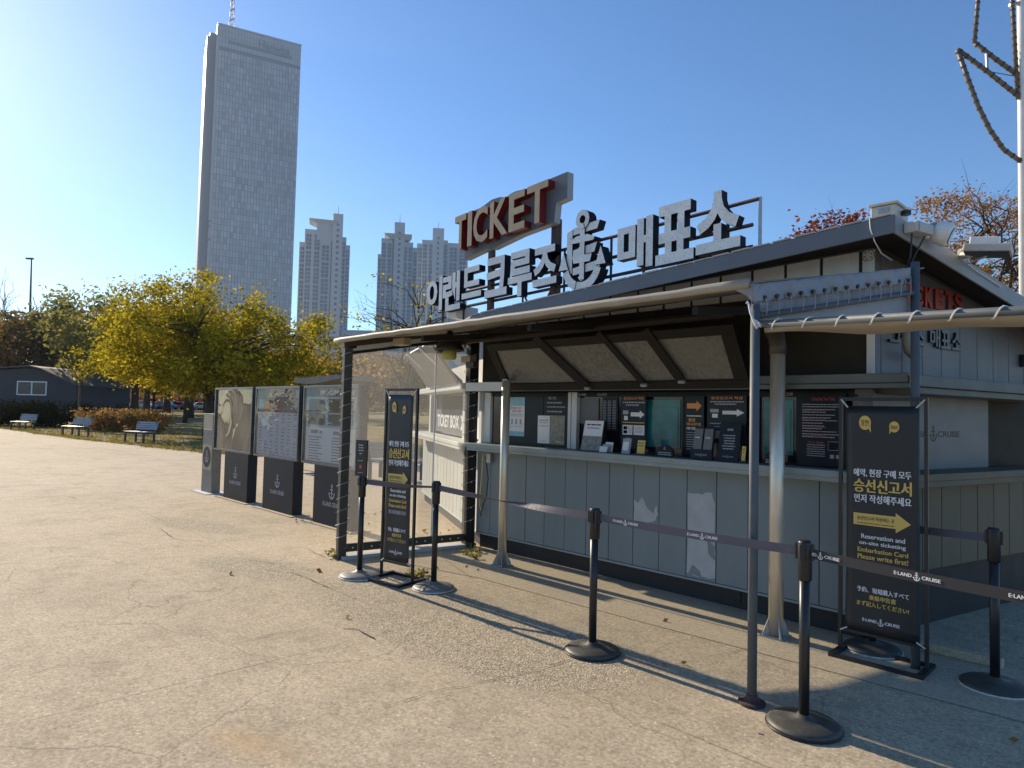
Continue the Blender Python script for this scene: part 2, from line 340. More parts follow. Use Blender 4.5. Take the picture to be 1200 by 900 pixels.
def cover_material():
    m, n, out = new_mat('warped_plastic'); p = principled(n, (.10, .10, .085), .07, 0., 1.0)
    p.inputs['Metallic'].default_value = .55
    v = coords(n, (1., 1., .55))
    w = n.nodes.new('ShaderNodeTexNoise'); w.inputs['Scale'].default_value = 2.0; w.inputs['Detail'].default_value = 2; w.inputs['Distortion'].default_value = 1.6
    n.links.new(v, w.inputs['Vector']); bump(n, w.outputs['Fac'], .35, .035, p)
    c = ramp(n, noise(n, v, 4, 4), [(.3, (.05, .05, .042)), (.7, (.17, .17, .145))]); n.links.new(c, p.inputs['Base Color'])
    n.links.new(p.outputs[0], out.inputs[0]); return m
K['warped'] = cover_material()
K['vinyl'] = glassy('clear_vinyl', (.93, .94, .92), 1, .12, wob=.6, haze=.16)
K['cover'] = glassy('clear_cover', (.97, .98, .98), 1, .04, wob=.3, haze=.03)
def grass_ground():
    m, n, out = new_mat('lawn'); p = principled(n, (.12, .1, .04), .95, 0, .2)
    v = coords(n)
    c = ramp(n, noise(n, v, .35, 8, .7), [(.3, (.14, .14, .045)), (.5, (.26, .21, .085)), (.7, (.34, .26, .12))])
    c = mixc(n, .6, c, ramp(n, noise(n, v, 9, 5, .8), [(.3, (.55, .55, .5)), (.7, (1.35, 1.3, 1.2))]), 'MULTIPLY')
    n.links.new(c, p.inputs['Base Color']); bump(n, noise(n, v, 7, 6, .8), 1., .08, p)
    n.links.new(p.outputs[0], out.inputs[0]); return m
K['lawn'] = grass_ground()
K['far'] = mat('far_ground', (.10, .095, .06), 1.0, var=.2, scale=.05, spec=.02)

L_yel = leaf_mat('leaf_yellow_green', [(.10, .115, .02), (.36, .31, .03), (.58, .45, .035), (.22, .23, .025), (.64, .49, .045), (.14, .155, .022), (.46, .37, .03)], .56)
L_grn = leaf_mat('leaf_dull_green', [(.17, .19, .075), (.25, .25, .10), (.21, .21, .085), (.30, .27, .12)], .6)
L_brn = leaf_mat('leaf_red_brown', [(.27, .16, .085), (.36, .21, .11), (.32, .21, .125), (.25, .19, .09), (.40, .25, .13)], .55)
L_org = leaf_mat('leaf_orange', [(.30, .15, .06), (.42, .22, .09), (.26, .14, .07), (.40, .27, .11), (.34, .16, .06)], .5)
L_red = leaf_mat('leaf_red', [(.22, .05, .025), (.3, .075, .03), (.15, .045, .03)], .35)
L_hdg = leaf_mat('leaf_dark_hedge', [(.012, .02, .012), (.025, .032, .018), (.018, .025, .015)], .2)
L_olv = leaf_mat('leaf_olive', [(.17, .15, .06), (.24, .19, .08), (.20, .14, .07), (.13, .12, .05)], .45)
L_grs = leaf_mat('grass_blade', [(.17, .18, .05), (.28, .24, .09), (.38, .3, .14), (.2, .19, .06)], .4)
L_lit = leaf_mat('fallen_leaf', [(.24, .12, .04), (.33, .2, .06), (.17, .09, .04), (.4, .3, .12)], .2)

# ------------------------------------------------------------------ builders
ORIG = {}
def tag(o, label=None, cat=None, group=None, kind=None):
    if label: o['label'] = label
    if cat: o['category'] = cat
    if group: o['group'] = group
    if kind: o['kind'] = kind
    return o
def thing(name, label, cat, loc=(0, 0, 0), rz=0., group=None):
    o = bpy.data.objects.new(name, None); COL.objects.link(o)
    o.empty_display_size = .2; o.location = loc; o.rotation_euler = (0, 0, rz)
    ORIG[o.name] = (Vector(loc), rz)
    return tag(o, label, cat, group)
def link_mesh(name, me, parent=None, smooth=False):
    o = bpy.data.objects.new(name, me); COL.objects.link(o)
    if parent is not None:
        o.parent = parent; ORIG[o.name] = ORIG.get(parent.name, (Vector((0, 0, 0)), 0.))
    if smooth:
        me.polygons.foreach_set('use_smooth', [True] * len(me.polygons))
    return o
def frame(o, u, v, n=None):
    u = Vector(u).normalized(); v = Vector(v).normalized()
    n = Vector(n).normalized() if n is not None else u.cross(v)
    return (Vector(o), u, v, n)
FRONT = lambda Y: frame((0, Y, 0), (1, 0, 0), (0, 0, 1), (0, -1, 0))

class MB:
    """collects faces in world coordinates (or local ones with local=True) for ONE mesh"""
    def __init__(s): s.v = []; s.f = []; s.mi = []; s.cur = 0
    def add(s, vs, fs):
        b = len(s.v); s.v += [tuple(p) for p in vs]
        for f in fs: s.f.append([b + i for i in f]); s.mi.append(s.cur)
        return s
    def box(s, x0, x1, y0, y1, z0, z1):
        return s.add([(x0, y0, z0), (x1, y0, z0), (x1, y1, z0), (x0, y1, z0), (x0, y0, z1), (x1, y0, z1), (x1, y1, z1), (x0, y1, z1)],
                     [(3, 2, 1, 0), (4, 5, 6, 7), (0, 1, 5, 4), (1, 2, 6, 5), (2, 3, 7, 6), (3, 0, 4, 7)])
    def fbox(s, fr, u0, u1, v0, v1, d0, d1):
        o, u, v, n = fr
        P = lambda a, b, c: o + u * a + v * b + n * c
        return s.add([P(u0, v0, d0), P(u1, v0, d0), P(u1, v0, d1), P(u0, v0, d1), P(u0, v1, d0), P(u1, v1, d0), P(u1, v1, d1), P(u0, v1, d1)],
                     [(3, 2, 1, 0), (4, 5, 6, 7), (0, 1, 5, 4), (1, 2, 6, 5), (2, 3, 7, 6), (3, 0, 4, 7)])
    def prism(s, fr, poly, d0, d1):
        o, u, v, n = fr; k = len(poly)
        a = [o + u * p[0] + v * p[1] + n * d0 for p in poly]; b = [o + u * p[0] + v * p[1] + n * d1 for p in poly]
        return s.add(a + b, [tuple(range(k))[::-1], tuple(range(k, 2 * k))] + [(i, (i + 1) % k, k + (i + 1) % k, k + i) for i in range(k)])
    def hexa(s, lo, hi):            # two quads (bottom, top) joined
        return s.add(list(lo) + list(hi), [(3, 2, 1, 0), (4, 5, 6, 7), (0, 1, 5, 4), (1, 2, 6, 5), (2, 3, 7, 6), (3, 0, 4, 7)])
    def tube(s, pts, r, n=8, cap=True):
        pts = [Vector(p) for p in pts]; rs = r if isinstance(r, (list, tuple)) else [r] * len(pts)
        b = len(s.v); prev = None; fs = []
        for i, p in enumerate(pts):
            t = (pts[min(i + 1, len(pts) - 1)] - pts[max(i - 1, 0)])
            t = t.normalized() if t.length > 1e-9 else Vector((0, 0, 1))
            if prev is None:
                a = Vector((0, 0, 1)) if abs(t.z) < .9 else Vector((1, 0, 0)); x = t.cross(a).normalized()
            else:
                x = prev - t * prev.dot(t); x = x.normalized() if x.length > 1e-6 else t.orthogonal().normalized()
            prev = x; y = t.cross(x)
            for k in range(n):
                an = 2 * math.pi * k / n; s.v.append(tuple(p + (x * math.cos(an) + y * math.sin(an)) * rs[i]))
        for i in range(len(pts) - 1):
            for k in range(n):
                k2 = (k + 1) % n; fs.append([b + i * n + k, b + i * n + k2, b + (i + 1) * n + k2, b + (i + 1) * n + k])
        if cap:
            fs.append([b + k for k in range(n)][::-1]); e = b + (len(pts) - 1) * n; fs.append([e + k for k in range(n)])
        s.f += fs; s.mi += [s.cur] * len(fs); return s
    def lathe(s, prof, c=(0, 0, 0), n=24):
        b = len(s.v); c = Vector(c); fs = []
        for r, z in prof:
            for k in range(n):
                an = 2 * math.pi * k / n; s.v.append((c.x + r * math.cos(an), c.y + r * math.sin(an), c.z + z))
        for i in range(len(prof) - 1):
            for k in range(n):
                k2 = (k + 1) % n; fs.append([b + i * n + k, b + i * n + k2, b + (i + 1) * n + k2, b + (i + 1) * n + k])
        fs.append([b + k for k in range(n)][::-1]); e = b + (len(prof) - 1) * n; fs.append([e + k for k in range(n)])
        s.f += fs; s.mi += [s.cur] * len(fs); return s
    def grid(s, P, nu, nv):         # P(i/nu, j/nv)
        b = len(s.v)
        for j in range(nv + 1):
            for i in range(nu + 1): s.v.append(tuple(P(i / nu, j / nv)))
        for j in range(nv):
            for i in range(nu):
                a = b + j * (nu + 1) + i; s.f.append([a, a + 1, a + nu + 2, a + nu + 1]); s.mi.append(s.cur)
        return s
    def mesh(s, name, mats, off=None):
        vs = s.v
        if off is not None:
            o, rz = off
            c, q = math.cos(-rz), math.sin(-rz)
            vs = [((x - o.x) * c - (y - o.y) * q, (x - o.x) * q + (y - o.y) * c, z - o.z) for x, y, z in vs]
        me = bpy.data.meshes.new(name); me.from_pydata(vs, [], s.f)
        for m in (mats if isinstance(mats, (list, tuple)) else [mats]): me.materials.append(m)
        if any(s.mi): me.polygons.foreach_set('material_index', s.mi)
        me.update(); return me
    def build(s, name, mats, parent=None, smooth=False, bevel=0., local=False):
        off = None
        if parent is not None and not local: off = ORIG[parent.name]
        o = link_mesh(name, s.mesh(name, mats, off), parent, smooth)
        if bevel:
            b = o.modifiers.new('edge', 'BEVEL'); b.width = bevel; b.segments = 2; b.limit_method = 'ANGLE'; b.angle_limit = R_(40)
        return o

def copy_tree(o, parent=None):
    c = o.copy(); COL.objects.link(c); c.parent = parent
    ORIG[c.name] = ORIG.get(o.name, (Vector((0, 0, 0)), 0.))
    for ch in o.children: copy_tree(ch, c)
    return c

_TX = {}
def text_geo(body, bold=0.0, depth=0.0):
    key = (body, bold, depth)
    if key not in _TX:
        c = bpy.data.curves.new('lettering', 'FONT'); c.body = body; c.offset = bold; c.extrude = depth / 2; c.resolution_u = 3
        c.align_x = 'CENTER'
        o = bpy.data.objects.new('lettering', c); COL.objects.link(o)
        bpy.context.view_layer.update()
        dg = bpy.context.evaluated_depsgraph_get()
        me = o.evaluated_get(dg).to_mesh()
        v = np.array([tuple(p.co) for p in me.vertices]).reshape(-1, 3)
        f = [(list(p.vertices), p.normal.z) for p in me.polygons]
        o.evaluated_get(dg).to_mesh_clear()
        bpy.data.objects.remove(o); bpy.data.curves.remove(c)
        _TX[key] = (v, f)
    return _TX[key]
def text(body, fr, u0, u1, v0, v1, mats, parent, name='lettering', bold=.0, depth=0.0, lift=.0012, shear=0.0, local=False, keep=False, heavy=0.0):
    """lettering fitted into the rectangle u0..u1, v0..v1 of a frame; depth > 0 makes solid letters (face, side materials)"""
    v, f = text_geo(body, bold, 1.0 if depth else 0.0)
    lo, hi = v.min(0), v.max(0); o, u, w, n = fr
    a = (v[:, 0] - lo[0]) / (hi[0] - lo[0]); b = (v[:, 1] - lo[1]) / (hi[1] - lo[1])
    if keep:                        # keep proportions: fit the height, centre
        wd = (hi[0] - lo[0]) / (hi[1] - lo[1]) * (v1 - v0); m = (u0 + u1) / 2; u0, u1 = m - wd / 2, m + wd / 2
    mb = MB()
    us = u0 + a * (u1 - u0); vs = v0 + b * (v1 - v0) + shear * (us - u0)
    ds = lift + (v[:, 2] - lo[2]) * depth if depth else np.full(len(us), lift)
    for i in range(len(us)): mb.v.append(tuple(o + u * us[i] + w * vs[i] + n * ds[i]))
    for q, nz in f:
        mb.f.append(q); mb.mi.append(0 if (nz > .5 or not depth) else 1)
    if heavy:                       # a second, slightly shifted pass thickens flat strokes
        sh = heavy * (v1 - v0); n0 = len(mb.v); k = len(mb.f)
        for i in range(n0): mb.v.append(tuple(Vector(mb.v[i]) + u * sh + n * .0003))
        for i in range(k): mb.f.append([q + n0 for q in mb.f[i]]); mb.mi.append(mb.mi[i])
    return mb.build(name, mats, parent, local=local)
ANCHOR = None
def anchor_polys(cx, cy, h):
    """flat anchor emblem: list of convex-ish polygons"""
    k = h / 2.0; P = []
    def arc(r0, r1, a0, a1, oy, n=10):
        for i in range(n):
            b0 = R_(a0 + (a1 - a0) * i / n); b1 = R_(a0 + (a1 - a0) * (i + 1) / n)
            P.append([(r0 * math.cos(b0), oy + r0 * math.sin(b0)), (r1 * math.cos(b0), oy + r1 * math.sin(b0)), (r1 * math.cos(b1), oy + r1 * math.sin(b1)), (r0 * math.cos(b1), oy + r0 * math.sin(b1))])
    arc(.10, .24, 0, 360, .76, 16)
    P.append([(-.085, -.72), (.085, -.72), (.085, .54), (-.085, .54)])
    P.append([(-.46, .28), (-.40, .20), (.40, .20), (.46, .28), (.2, .37), (-.2, .37)])
    P.append([(-.30, -.30), (.30, -.30), (.36, -.12), (-.36, -.12)])
    arc(.52, .74, 200, 340, -.26, 14)
    for sgn in (-1, 1):
        t = [(sgn * .50, -.42), (sgn * .86, -.42), (sgn * .68, .02)]
        P.append(t if sgn > 0 else t[::-1])
    return [[(cx + x * k, cy + y * k) for x, y in p] for p in P]
def logo(fr, cu, cv, w, h, mats, parent, lift=.0012, local=False, icon=True):
    """E-LAND (anchor) CRUISE in one line"""
    text('E·LAND', fr, cu - w / 2, cu - .11 * w, cv - h / 2, cv + h / 2, mats, parent, bold=.008, heavy=.08, lift=lift, local=local)
    text('CRUISE', fr, cu + .11 * w, cu + w / 2, cv - h / 2, cv + h / 2, mats, parent, bold=.008, heavy=.08, lift=lift, local=local)
    anchor(fr, cu, cv, h * 2.4, mats, parent, lift, local)
def anchor(fr, cu, cv, h, mats, parent, lift=.0012, local=False):
    o, u, v, n = fr; mb = MB()
    for p in anchor_polys(cu, cv, h): mb.add([o + u * a + v * b + n * lift for a, b in p], [tuple(range(len(p)))])
    return mb.build('anchor_emblem', mats, parent, local=local)
def lines(fr, rows, mat_, parent, name='print', lift=.0012, local=False):
    """rows of small print too fine to read: (u0,u1,v,height)"""
    o, u, v, n = fr; mb = MB()
    for u0, u1, b, h in rows:
        x = u0
        while x < u1 - h * .5:
            w = min(u1 - x, h * random.uniform(.8, 3.2))
            mb.add([o + u * x + v * b + n * lift, o + u * (x + w) + v * b + n * lift, o + u * (x + w) + v * (b + h) + n * lift, o + u * x + v * (b + h) + n * lift], [(0, 1, 2, 3)])
            x += w + h * .45
    return mb.build(name, mat_, parent, local=local)

def on(fr, px, py, off=0.0):
    """(u, v) on a frame's plane (moved out by off) seen in photo direction px, py"""
    o, u, v, n = fr; d = Vector(ray(px, py)); c = Vector((0, 0, EYE))
    t = (o + n * off - c).dot(n) / d.dot(n); q = c + d * t - o
    return q.dot(u), q.dot(v)

# ------------------------------------------------------------------ ground
def smooth(a, b, x):
    t = min(1, max(0, (x - a) / (b - a))); return t * t * (3 - 2 * t)
def lawn_z(x, y): return .014 + .55 * smooth(34, 130, math.hypot(x, y))
def sheet(name, poly, z, m):
    mb = MB(); mb.add([(x, y, z) for x, y in poly], [tuple(range(len(poly)))])
    return tag(mb.build(name, m), kind='structure')
mb = MB(); mb.add([(900 * math.cos(R_(a)), 900 * math.sin(R_(a)), -.05) for a in range(0, 360, 10)], [tuple(range(36))])
tag(mb.build('ground', K['far']), kind='structure')
sheet('plaza', [(-150, -70), (45, -70), (45, 75), (-150, 75)], 0.0, K['concrete'])
EDGE = [(-140, 1.5), (-95, 3.2), (-60, 5.2), (-47.3, 5.77), (-40, 6.25), (-33.4, 6.8), (-27.7, 7.6), (-23.2, 8.35), (-20.5, 9.4), (-17.5, 11.5), (-15, 15), (-11, 22), (-4, 30), (4, 36), (16, 42)]
def jag(pts, n=6, a=.12):
    out = []
    for i in range(len(pts) - 1):
        for k in range(n):
            t = k / n; x = pts[i][0] * (1 - t) + pts[i + 1][0] * t; y = pts[i][1] * (1 - t) + pts[i + 1][1] * t
            out.append((x + random.uniform(-a, a), y + random.uniform(-a, a)))
    return out + [pts[-1]]
EJ = jag(EDGE)
mb = MB(); NR = 26
def lawnP(i, j):
    x, y = EJ[min(len(EJ) - 1, int(round(i * (len(EJ) - 1))))]; r = math.hypot(x, y); k = 1 + (j ** 1.8) * (250 / r)
    X, Y = x * k, y * k
    return (X, Y, lawn_z(X, Y) if j > 0 else .006)
mb.grid(lawnP, len(EJ) - 1, NR)
tag(mb.build('lawn', K['lawn'], smooth=True), kind='structure')
# asphalt of the car park beyond the lawn
mb = MB()
def parkP(i, j):
    a = R_(4 + 40 * i); r = 122 + 60 * j
    return (-r * math.cos(a), r * math.sin(a), lawn_z(-r, 0) + .03)
mb.grid(parkP, 24, 3); tag(mb.build('parking_lot', K['asphalt']), kind='structure')
# apron slab in front of the kiosk and the exposed aggregate patch
sheet('apron', [(-6.3, 4.05), (-4.9, 4.35), (-3.2, 4.42), (-.2, 4.6), (3, 4.6), (3, 5.5), (-6.2, 5.5)], .004, K['apron'])
def crack(pts, w, z=.006, name='crack'):
    mb = MB(); P = [gp(*p) for p in pts]; Q = []
    for i in range(len(P) - 1):
        for k in range(7): Q.append(P[i].lerp(P[i + 1], k / 7) + Vector((random.gauss(0, .006), random.gauss(0, .006), 0)))
    Q.append(P[-1]); vs = []
    for i, p in enumerate(Q):
        t = (Q[min(i + 1, len(Q) - 1)] - Q[max(0, i - 1)]).normalized(); s = Vector((-t.y, t.x, 0))
        ww = w * random.uniform(.15, .75) * (1 if 0 < i < len(Q) - 1 else .2)
        vs += [(p.x + s.x * ww, p.y + s.y * ww, z), (p.x - s.x * ww, p.y - s.y * ww, z)]
    mb.add(vs, [(2 * i, 2 * i + 1, 2 * i + 3, 2 * i + 2) for i in range(len(Q) - 1)])
    return tag(mb.build(name, K['crack']), kind='structure')
for pts, w in (([(448, 829), (520, 808), (600, 793), (670, 774)], .004), ([(402, 737), (418, 738), (440, 750)], .011), ([(140, 621), (188, 620), (205, 632), (240, 635)], .007),
               ([(57, 583), (75, 580), (92, 586)], .010), ([(8, 529), (55, 529), (92, 531)], .018), ([(262, 757), (330, 742), (380, 737)], .004), ([(0, 795), (90, 778), (150, 775)], .004),
               ([(300, 667), (345, 672), (388, 690)], .007), ([(285, 655), (325, 662)], .006), ([(520, 655), (556, 680)], .005), ([(352, 640), (384, 655)], .006), ([(880, 760), (800, 777), (775, 782)], .003), ([(55, 642), (62, 648)], .004)):
    crack(pts, w)

# ------------------------------------------------------------------ ticket kiosk
FRF = FRONT(5.30)
FL = frame((-6.05, 5.34, 0), (.887, -.461, 0), (0, 0, 1))
FS = frame((-1.69, 5.30, 0), (.23, .973, 0), (0, 0, 1))
kiosk = thing('ticket_kiosk', 'low grey panelled ticket kiosk with dark windows under the canopy', 'kiosk', (-3.8, 6.2, 0))
BV = .004
def P3(fr, u, v, d=0): return fr[0] + fr[1] * u + fr[2] * v + fr[3] * d
# core that closes the inside
core = [P3(FL, -4.15, 0, -.14), P3(FL, 0, 0, -.14), (-1.79, 5.46, 0), P3(FS, 2.6, 0, -.16), Vector((-1.2, 8.2, 0)), Vector((-8.6, 8.4, 0))]
mb = MB(); k = len(core); mb.add([(p[0], p[1], .19) for p in core] + [(p[0], p[1], 2.34) for p in core], [tuple(range(k))[::-1], tuple(range(k, 2 * k))] + [(i, (i + 1) % k, k + (i + 1) % k, k + i) for i in range(k)])
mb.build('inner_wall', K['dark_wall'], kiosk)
# base boards; the side strip paints the open crawl space's shade black
mb = MB(); mb.box(-6.04, -1.72, 5.37, 5.45, 0.0, .2); mb.fbox(FL, -4.18, 0, 0, .2, -.12, -.05); mb.fbox(FS, 0.0, 2.6, 0, .46, -.14, -.10)
mb.build('skirting_and_shade', K['skirt_shade'], kiosk)
for x in (-4.55, -2.94):
    MB().box(x, x + .2, 5.362, 5.372, .05, .15).build('vent', K['blackprint'], kiosk)
# front wall panels
edges = [-1.70, -1.79] + [-1.79 - .2865 * i for i in range(1, 15)] + [-6.04]
for i in range(len(edges) - 1):
    x1, x0 = edges[i] - .003, edges[i + 1] + .003
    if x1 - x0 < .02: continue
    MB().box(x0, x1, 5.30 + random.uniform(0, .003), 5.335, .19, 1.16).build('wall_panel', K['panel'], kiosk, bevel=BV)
MB().box(-6.04, -1.70, 5.293, 5.345, .17, .188).build('sill_rail', K['counter'], kiosk)
# peeled paint
def blob(fr, pts, m, name, lift=.0015, parent=kiosk, jitter=.006, off=0.):
    q = [on(fr, *p, off) for p in pts]; mb = MB(); R = []
    for i in range(len(q)):
        a, b = q[i], q[(i + 1) % len(q)]
        for k in range(3):
            t = k / 3; R.append((a[0] * (1 - t) + b[0] * t + random.uniform(-jitter, jitter), a[1] * (1 - t) + b[1] * t + random.uniform(-jitter, jitter)))
    mb.prism(fr, R, lift * .2, lift); return mb.build(name, m, parent)
blob(FRF, [(743, 585), (748, 590), (752, 582), (760, 597), (766, 601), (769, 592), (771, 603), (768, 610), (762, 613), (743, 613)], K['patch'], 'bare_paint_patch')
blob(FRF, [(806, 578), (824, 579), (834, 577), (838, 592), (838, 679), (818, 676), (805, 672)], K['patch'], 'bare_paint_patch', jitter=.008)
blob(FRF, [(829, 632), (838, 640), (838, 658), (830, 648)], K['panel'], 'paint_flake', lift=.0025)
blob(FRF, [(806, 672), (812, 662), (820, 668), (822, 677)], K['panel'], 'paint_flake', lift=.0025)
# counter, upper ledge (front / left / side)
mb = MB(); mb.box(-5.98, -1.46, 5.07, 5.40, 1.15, 1.232); mb.box(-5.99, -1.45, 5.055, 5.10, 1.185, 1.236); mb.build('counter', K['counter'], kiosk, bevel=.006)
mb = MB(); mb.fbox(FL, -4.12, -.04, 1.14, 1.225, -.06, .25); mb.fbox(FL, -4.13, -.035, 1.18, 1.229, .22, .262); mb.build('counter', K['panel_white'], kiosk, bevel=.006)
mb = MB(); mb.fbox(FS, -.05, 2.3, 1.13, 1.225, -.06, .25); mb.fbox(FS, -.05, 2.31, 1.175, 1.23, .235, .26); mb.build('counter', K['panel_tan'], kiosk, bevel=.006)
mb = MB(); mb.box(-5.96, -1.40, 5.05, 5.42, 1.862, 1.93); mb.box(-5.97, -1.39, 5.03, 5.09, 1.825, 1.86); mb.build('ledge', K['trim'], kiosk, bevel=.005)
mb = MB(); mb.box(-5.965, -5.33, 5.024, 5.03, 1.83, 1.925); mb.build('ledge_flashing', K['trim_white'], kiosk)
mb = MB(); mb.fbox(FL, -3.45, -.04, 1.86, 1.935, -.1, .25); mb.build('ledge', K['panel_white'], kiosk, bevel=.005)
mb = MB(); mb.fbox(FS, .06, 2.5, 1.85, 1.93, -.1, .27); mb.fbox(FS, .06, 2.5, 1.80, 1.848, -.1, .24); mb.build('ledge', K['trim'], kiosk, bevel=.005)
MB().fbox(frame((-1.392, 5.05, 0), (0, 1, 0), (0, 0, 1)), .0, .10, 1.865, 1.915, 0.001, .004).build('peeling_label', K['greyprint'], kiosk)
# dark wall between ledge and canopy, light panel row above
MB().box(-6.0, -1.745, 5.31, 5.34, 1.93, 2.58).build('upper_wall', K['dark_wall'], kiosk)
SOF = lambda x: 2.87 + .036 * (x + 1.69)
be = [wp(x, 320, 5.3).x for x in (747.5, 777.8, 810, 844, 881, 920, 962, 1008)]
be = [be[0] - .335 * i for i in range(6, 0, -1)] + be + [-1.69]
for i in range(len(be) - 1):
    a, b = be[i] + .012, be[i + 1] - .012
    MB().hexa([(a, 5.305, 2.585), (b, 5.305, 2.585), (b, 5.335, 2.585), (a, 5.335, 2.585)], [(a, 5.305, SOF(a)), (b, 5.305, SOF(b)), (b, 5.335, SOF(b)), (a, 5.335, SOF(a))]).build('upper_panel', K['panel_light'], kiosk, bevel=BV)
    if i:
        MB().box(be[i] - .01, be[i] + .01, 5.312, 5.338, 2.585, SOF(be[i]) - .002).build('batten', K['dark_wall'], kiosk)
mb = MB(); mb.hexa([(be[0], 5.29, SOF(be[0]) - .012), (-1.68, 5.29, SOF(-1.68) - .012), (-1.68, 5.30, SOF(-1.68) - .012), (be[0], 5.30, SOF(be[0]) - .012)], [(be[0], 5.29, SOF(be[0]) + .004), (-1.68, 5.29, SOF(-1.68) + .004), (-1.68, 5.30, SOF(-1.68) + .004), (be[0], 5.30, SOF(be[0]) + .004)]); mb.build('eaves_trim', K['trim'], kiosk)
# corner strip with round dial sticker
MB().box(-1.74, -1.688, 5.292, 5.303, 1.93, 2.855).build('corner_strip', K['panel_light'], kiosk)
c = wp(1017, 299, 5.29); mb = MB()
for a in range(12):
    a0, a1 = R_(a * 30 + 3), R_(a * 30 + 25)
    mb.add([(c.x + r * math.cos(t), 5.2905, c.z + r * math.sin(t)) for r, t in ((.040, a0), (.046, a0), (.046, a1), (.040, a1))], [(0, 1, 2, 3)])
for a in (20, 75, 130, 200, 260, 320):
    x, z = c.x + .026 * math.cos(R_(a)), c.z + .026 * math.sin(R_(a)); mb.add([(x - .006, 5.2905, z - .004), (x + .006, 5.2905, z - .004), (x + .004, 5.2905, z + .005), (x - .005, 5.2905, z + .004)], [(0, 1, 2, 3)])
mb.build('dial_marking', K['blackprint'], kiosk)
# side siding (upper) and panels (lower)
SB = [on(FS, x, 400)[0] for x in (1032.5, 1057, 1080.8, 1103, 1125, 1145, 1163.7, 1181.7, 1199)]
SB = [0.0] + SB + [SB[-1] + .27, SB[-1] + .54, SB[-1] + .81]
STOP = lambda u: 2.865 - .17 * u
for i in range(len(SB) - 1):
    a, b = SB[i] + .004, SB[i + 1] - .004
    if b - a < .02: continue
    o, u, v, n = FS
    P = lambda s, z, d: o + u * s + v * z + n * d
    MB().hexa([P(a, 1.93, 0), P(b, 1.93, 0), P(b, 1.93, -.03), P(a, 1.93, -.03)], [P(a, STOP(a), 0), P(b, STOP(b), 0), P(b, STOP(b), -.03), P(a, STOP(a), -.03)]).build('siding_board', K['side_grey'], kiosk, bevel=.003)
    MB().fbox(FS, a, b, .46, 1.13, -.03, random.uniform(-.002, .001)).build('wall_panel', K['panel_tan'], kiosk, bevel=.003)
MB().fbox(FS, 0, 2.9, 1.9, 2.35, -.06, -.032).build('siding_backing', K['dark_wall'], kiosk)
# side window: white sign panel in a recess and dark shutter beside it
u0 = on(FS, 1158, 500, -.06)[0]; u9 = u0 + 1.3
MB().fbox(FS, .06, u0, 1.225, 1.80, -.09, -.06).build('sign_panel', K['sign_dull'], kiosk)
MB().fbox(FS, u0 + .004, u9, 1.225, 1.80, -.12, -.10).build('shutter', K['dark_wall'], kiosk)
a = on(FS, 1098, 500, -.06)[0]; b = on(FS, 1123, 500, -.06)[0]; w = (b - a); zc = on(FS, 1110, 509, -.06)[1]
fsd = (FS[0] - FS[3] * .06, FS[1], FS[2], FS[3])
text('CRUISE', fsd, a + .01, b + .02, zc - .022, zc + .026, K['blackprint'], kiosk, bold=.025)
text('E·LAND', fsd, a - .26, a - .12, zc - .022, zc + .026, K['blackprint'], kiosk, bold=.025)
anchor(fsd, a - .055, zc + .005, .13, K['blackprint'], kiosk)
# red TICKETS letters and black line below on the siding
a, b = on(FS, 1080, 350)[0], on(FS, 1126, 350)[0]; z0, z1 = on(FS, 1104, 364)[1], on(FS, 1104, 341)[1]
wl = (b - a) / 4
for i, ch in enumerate('TICKETS'):
    x = b - wl * (7 - i); ww = wl * (.3 if ch == 'I' else .8)
    text(ch, FS, x + (wl - ww) / 2, x + (wl + ww) / 2, z0, z1, [K['redprint'], K['redside']], kiosk, name='red_letter', bold=.03, depth=.02)
a, b = on(FS, 1086, 400)[0], on(FS, 1124, 400)[0]; z0, z1 = on(FS, 1104, 409)[1], on(FS, 1104, 388)[1]
wl = (b - a) / 3
for i, ch in enumerate('이랜드크루즈매표소'):
    x = b - wl * (9 - i) - (0.06 if i < 6 else 0)
    if x < .03: continue
    text(ch, FS, x + .008, x + wl - .008, z0, z1, [K['side_grey'], K['blackprint']], kiosk, name='wall_letter', bold=.02, depth=.022)
p = P3(FS, on(FS, 1197, 423)[0], on(FS, 1197, 423)[1]); mb = MB(); fr = (p, FS[1], FS[2], FS[3]); mb.fbox(fr, -.05, .05, -.055, .055, 0.001, .05); mb.build('wall_speaker', K['blackmetal'], kiosk, bevel=.012)
# left (angled) face seen through the vinyl
for i in range(17):
    a = -4.2 + i * .247; MB().fbox(FL, a + .008, a + .239, .17, 1.14, -.03, random.uniform(-.002, .001)).build('wall_panel', K['panel_white'], kiosk, bevel=.003)
MB().fbox(FL, -4.2, -.02, .15, .17, -.04, .012).build('sill_rail', K['panel_white'], kiosk)
MB().fbox(FL, -4.2, 0, 1.9, 2.45, -.06, -.03).build('upper_wall', K['panel_light'], kiosk)
for a in (-3.62, -.98, -.06):
    MB().fbox(FL, a - .07, a + .07, 1.22, 1.87, -.1, -.01).build('window_post', K['panel_white'], kiosk, bevel=.003)
MB().fbox(FL, -3.55, -1.05, 1.23, 1.86, -.13, -.115).build('window_pane', K['pane'], kiosk)
MB().fbox(FL, -.92, -.12, 1.23, 1.86, -.13, -.115).build('window_pane', K['pane'], kiosk)
MB().fbox(FL, -3.42, -1.1, 1.26, 1.62, -.1, -.085).build('ticket_box_board', K['signback'], kiosk)
flb = (FL[0] - FL[3] * .085, FL[1], FL[2], FL[3])
text('TICKET BOX', flb, -3.3, -1.6, 1.34, 1.54, K['white'], kiosk, bold=.03); text('»', flb, -1.5, -1.18, 1.33, 1.54, K['white'], kiosk, bold=.03)
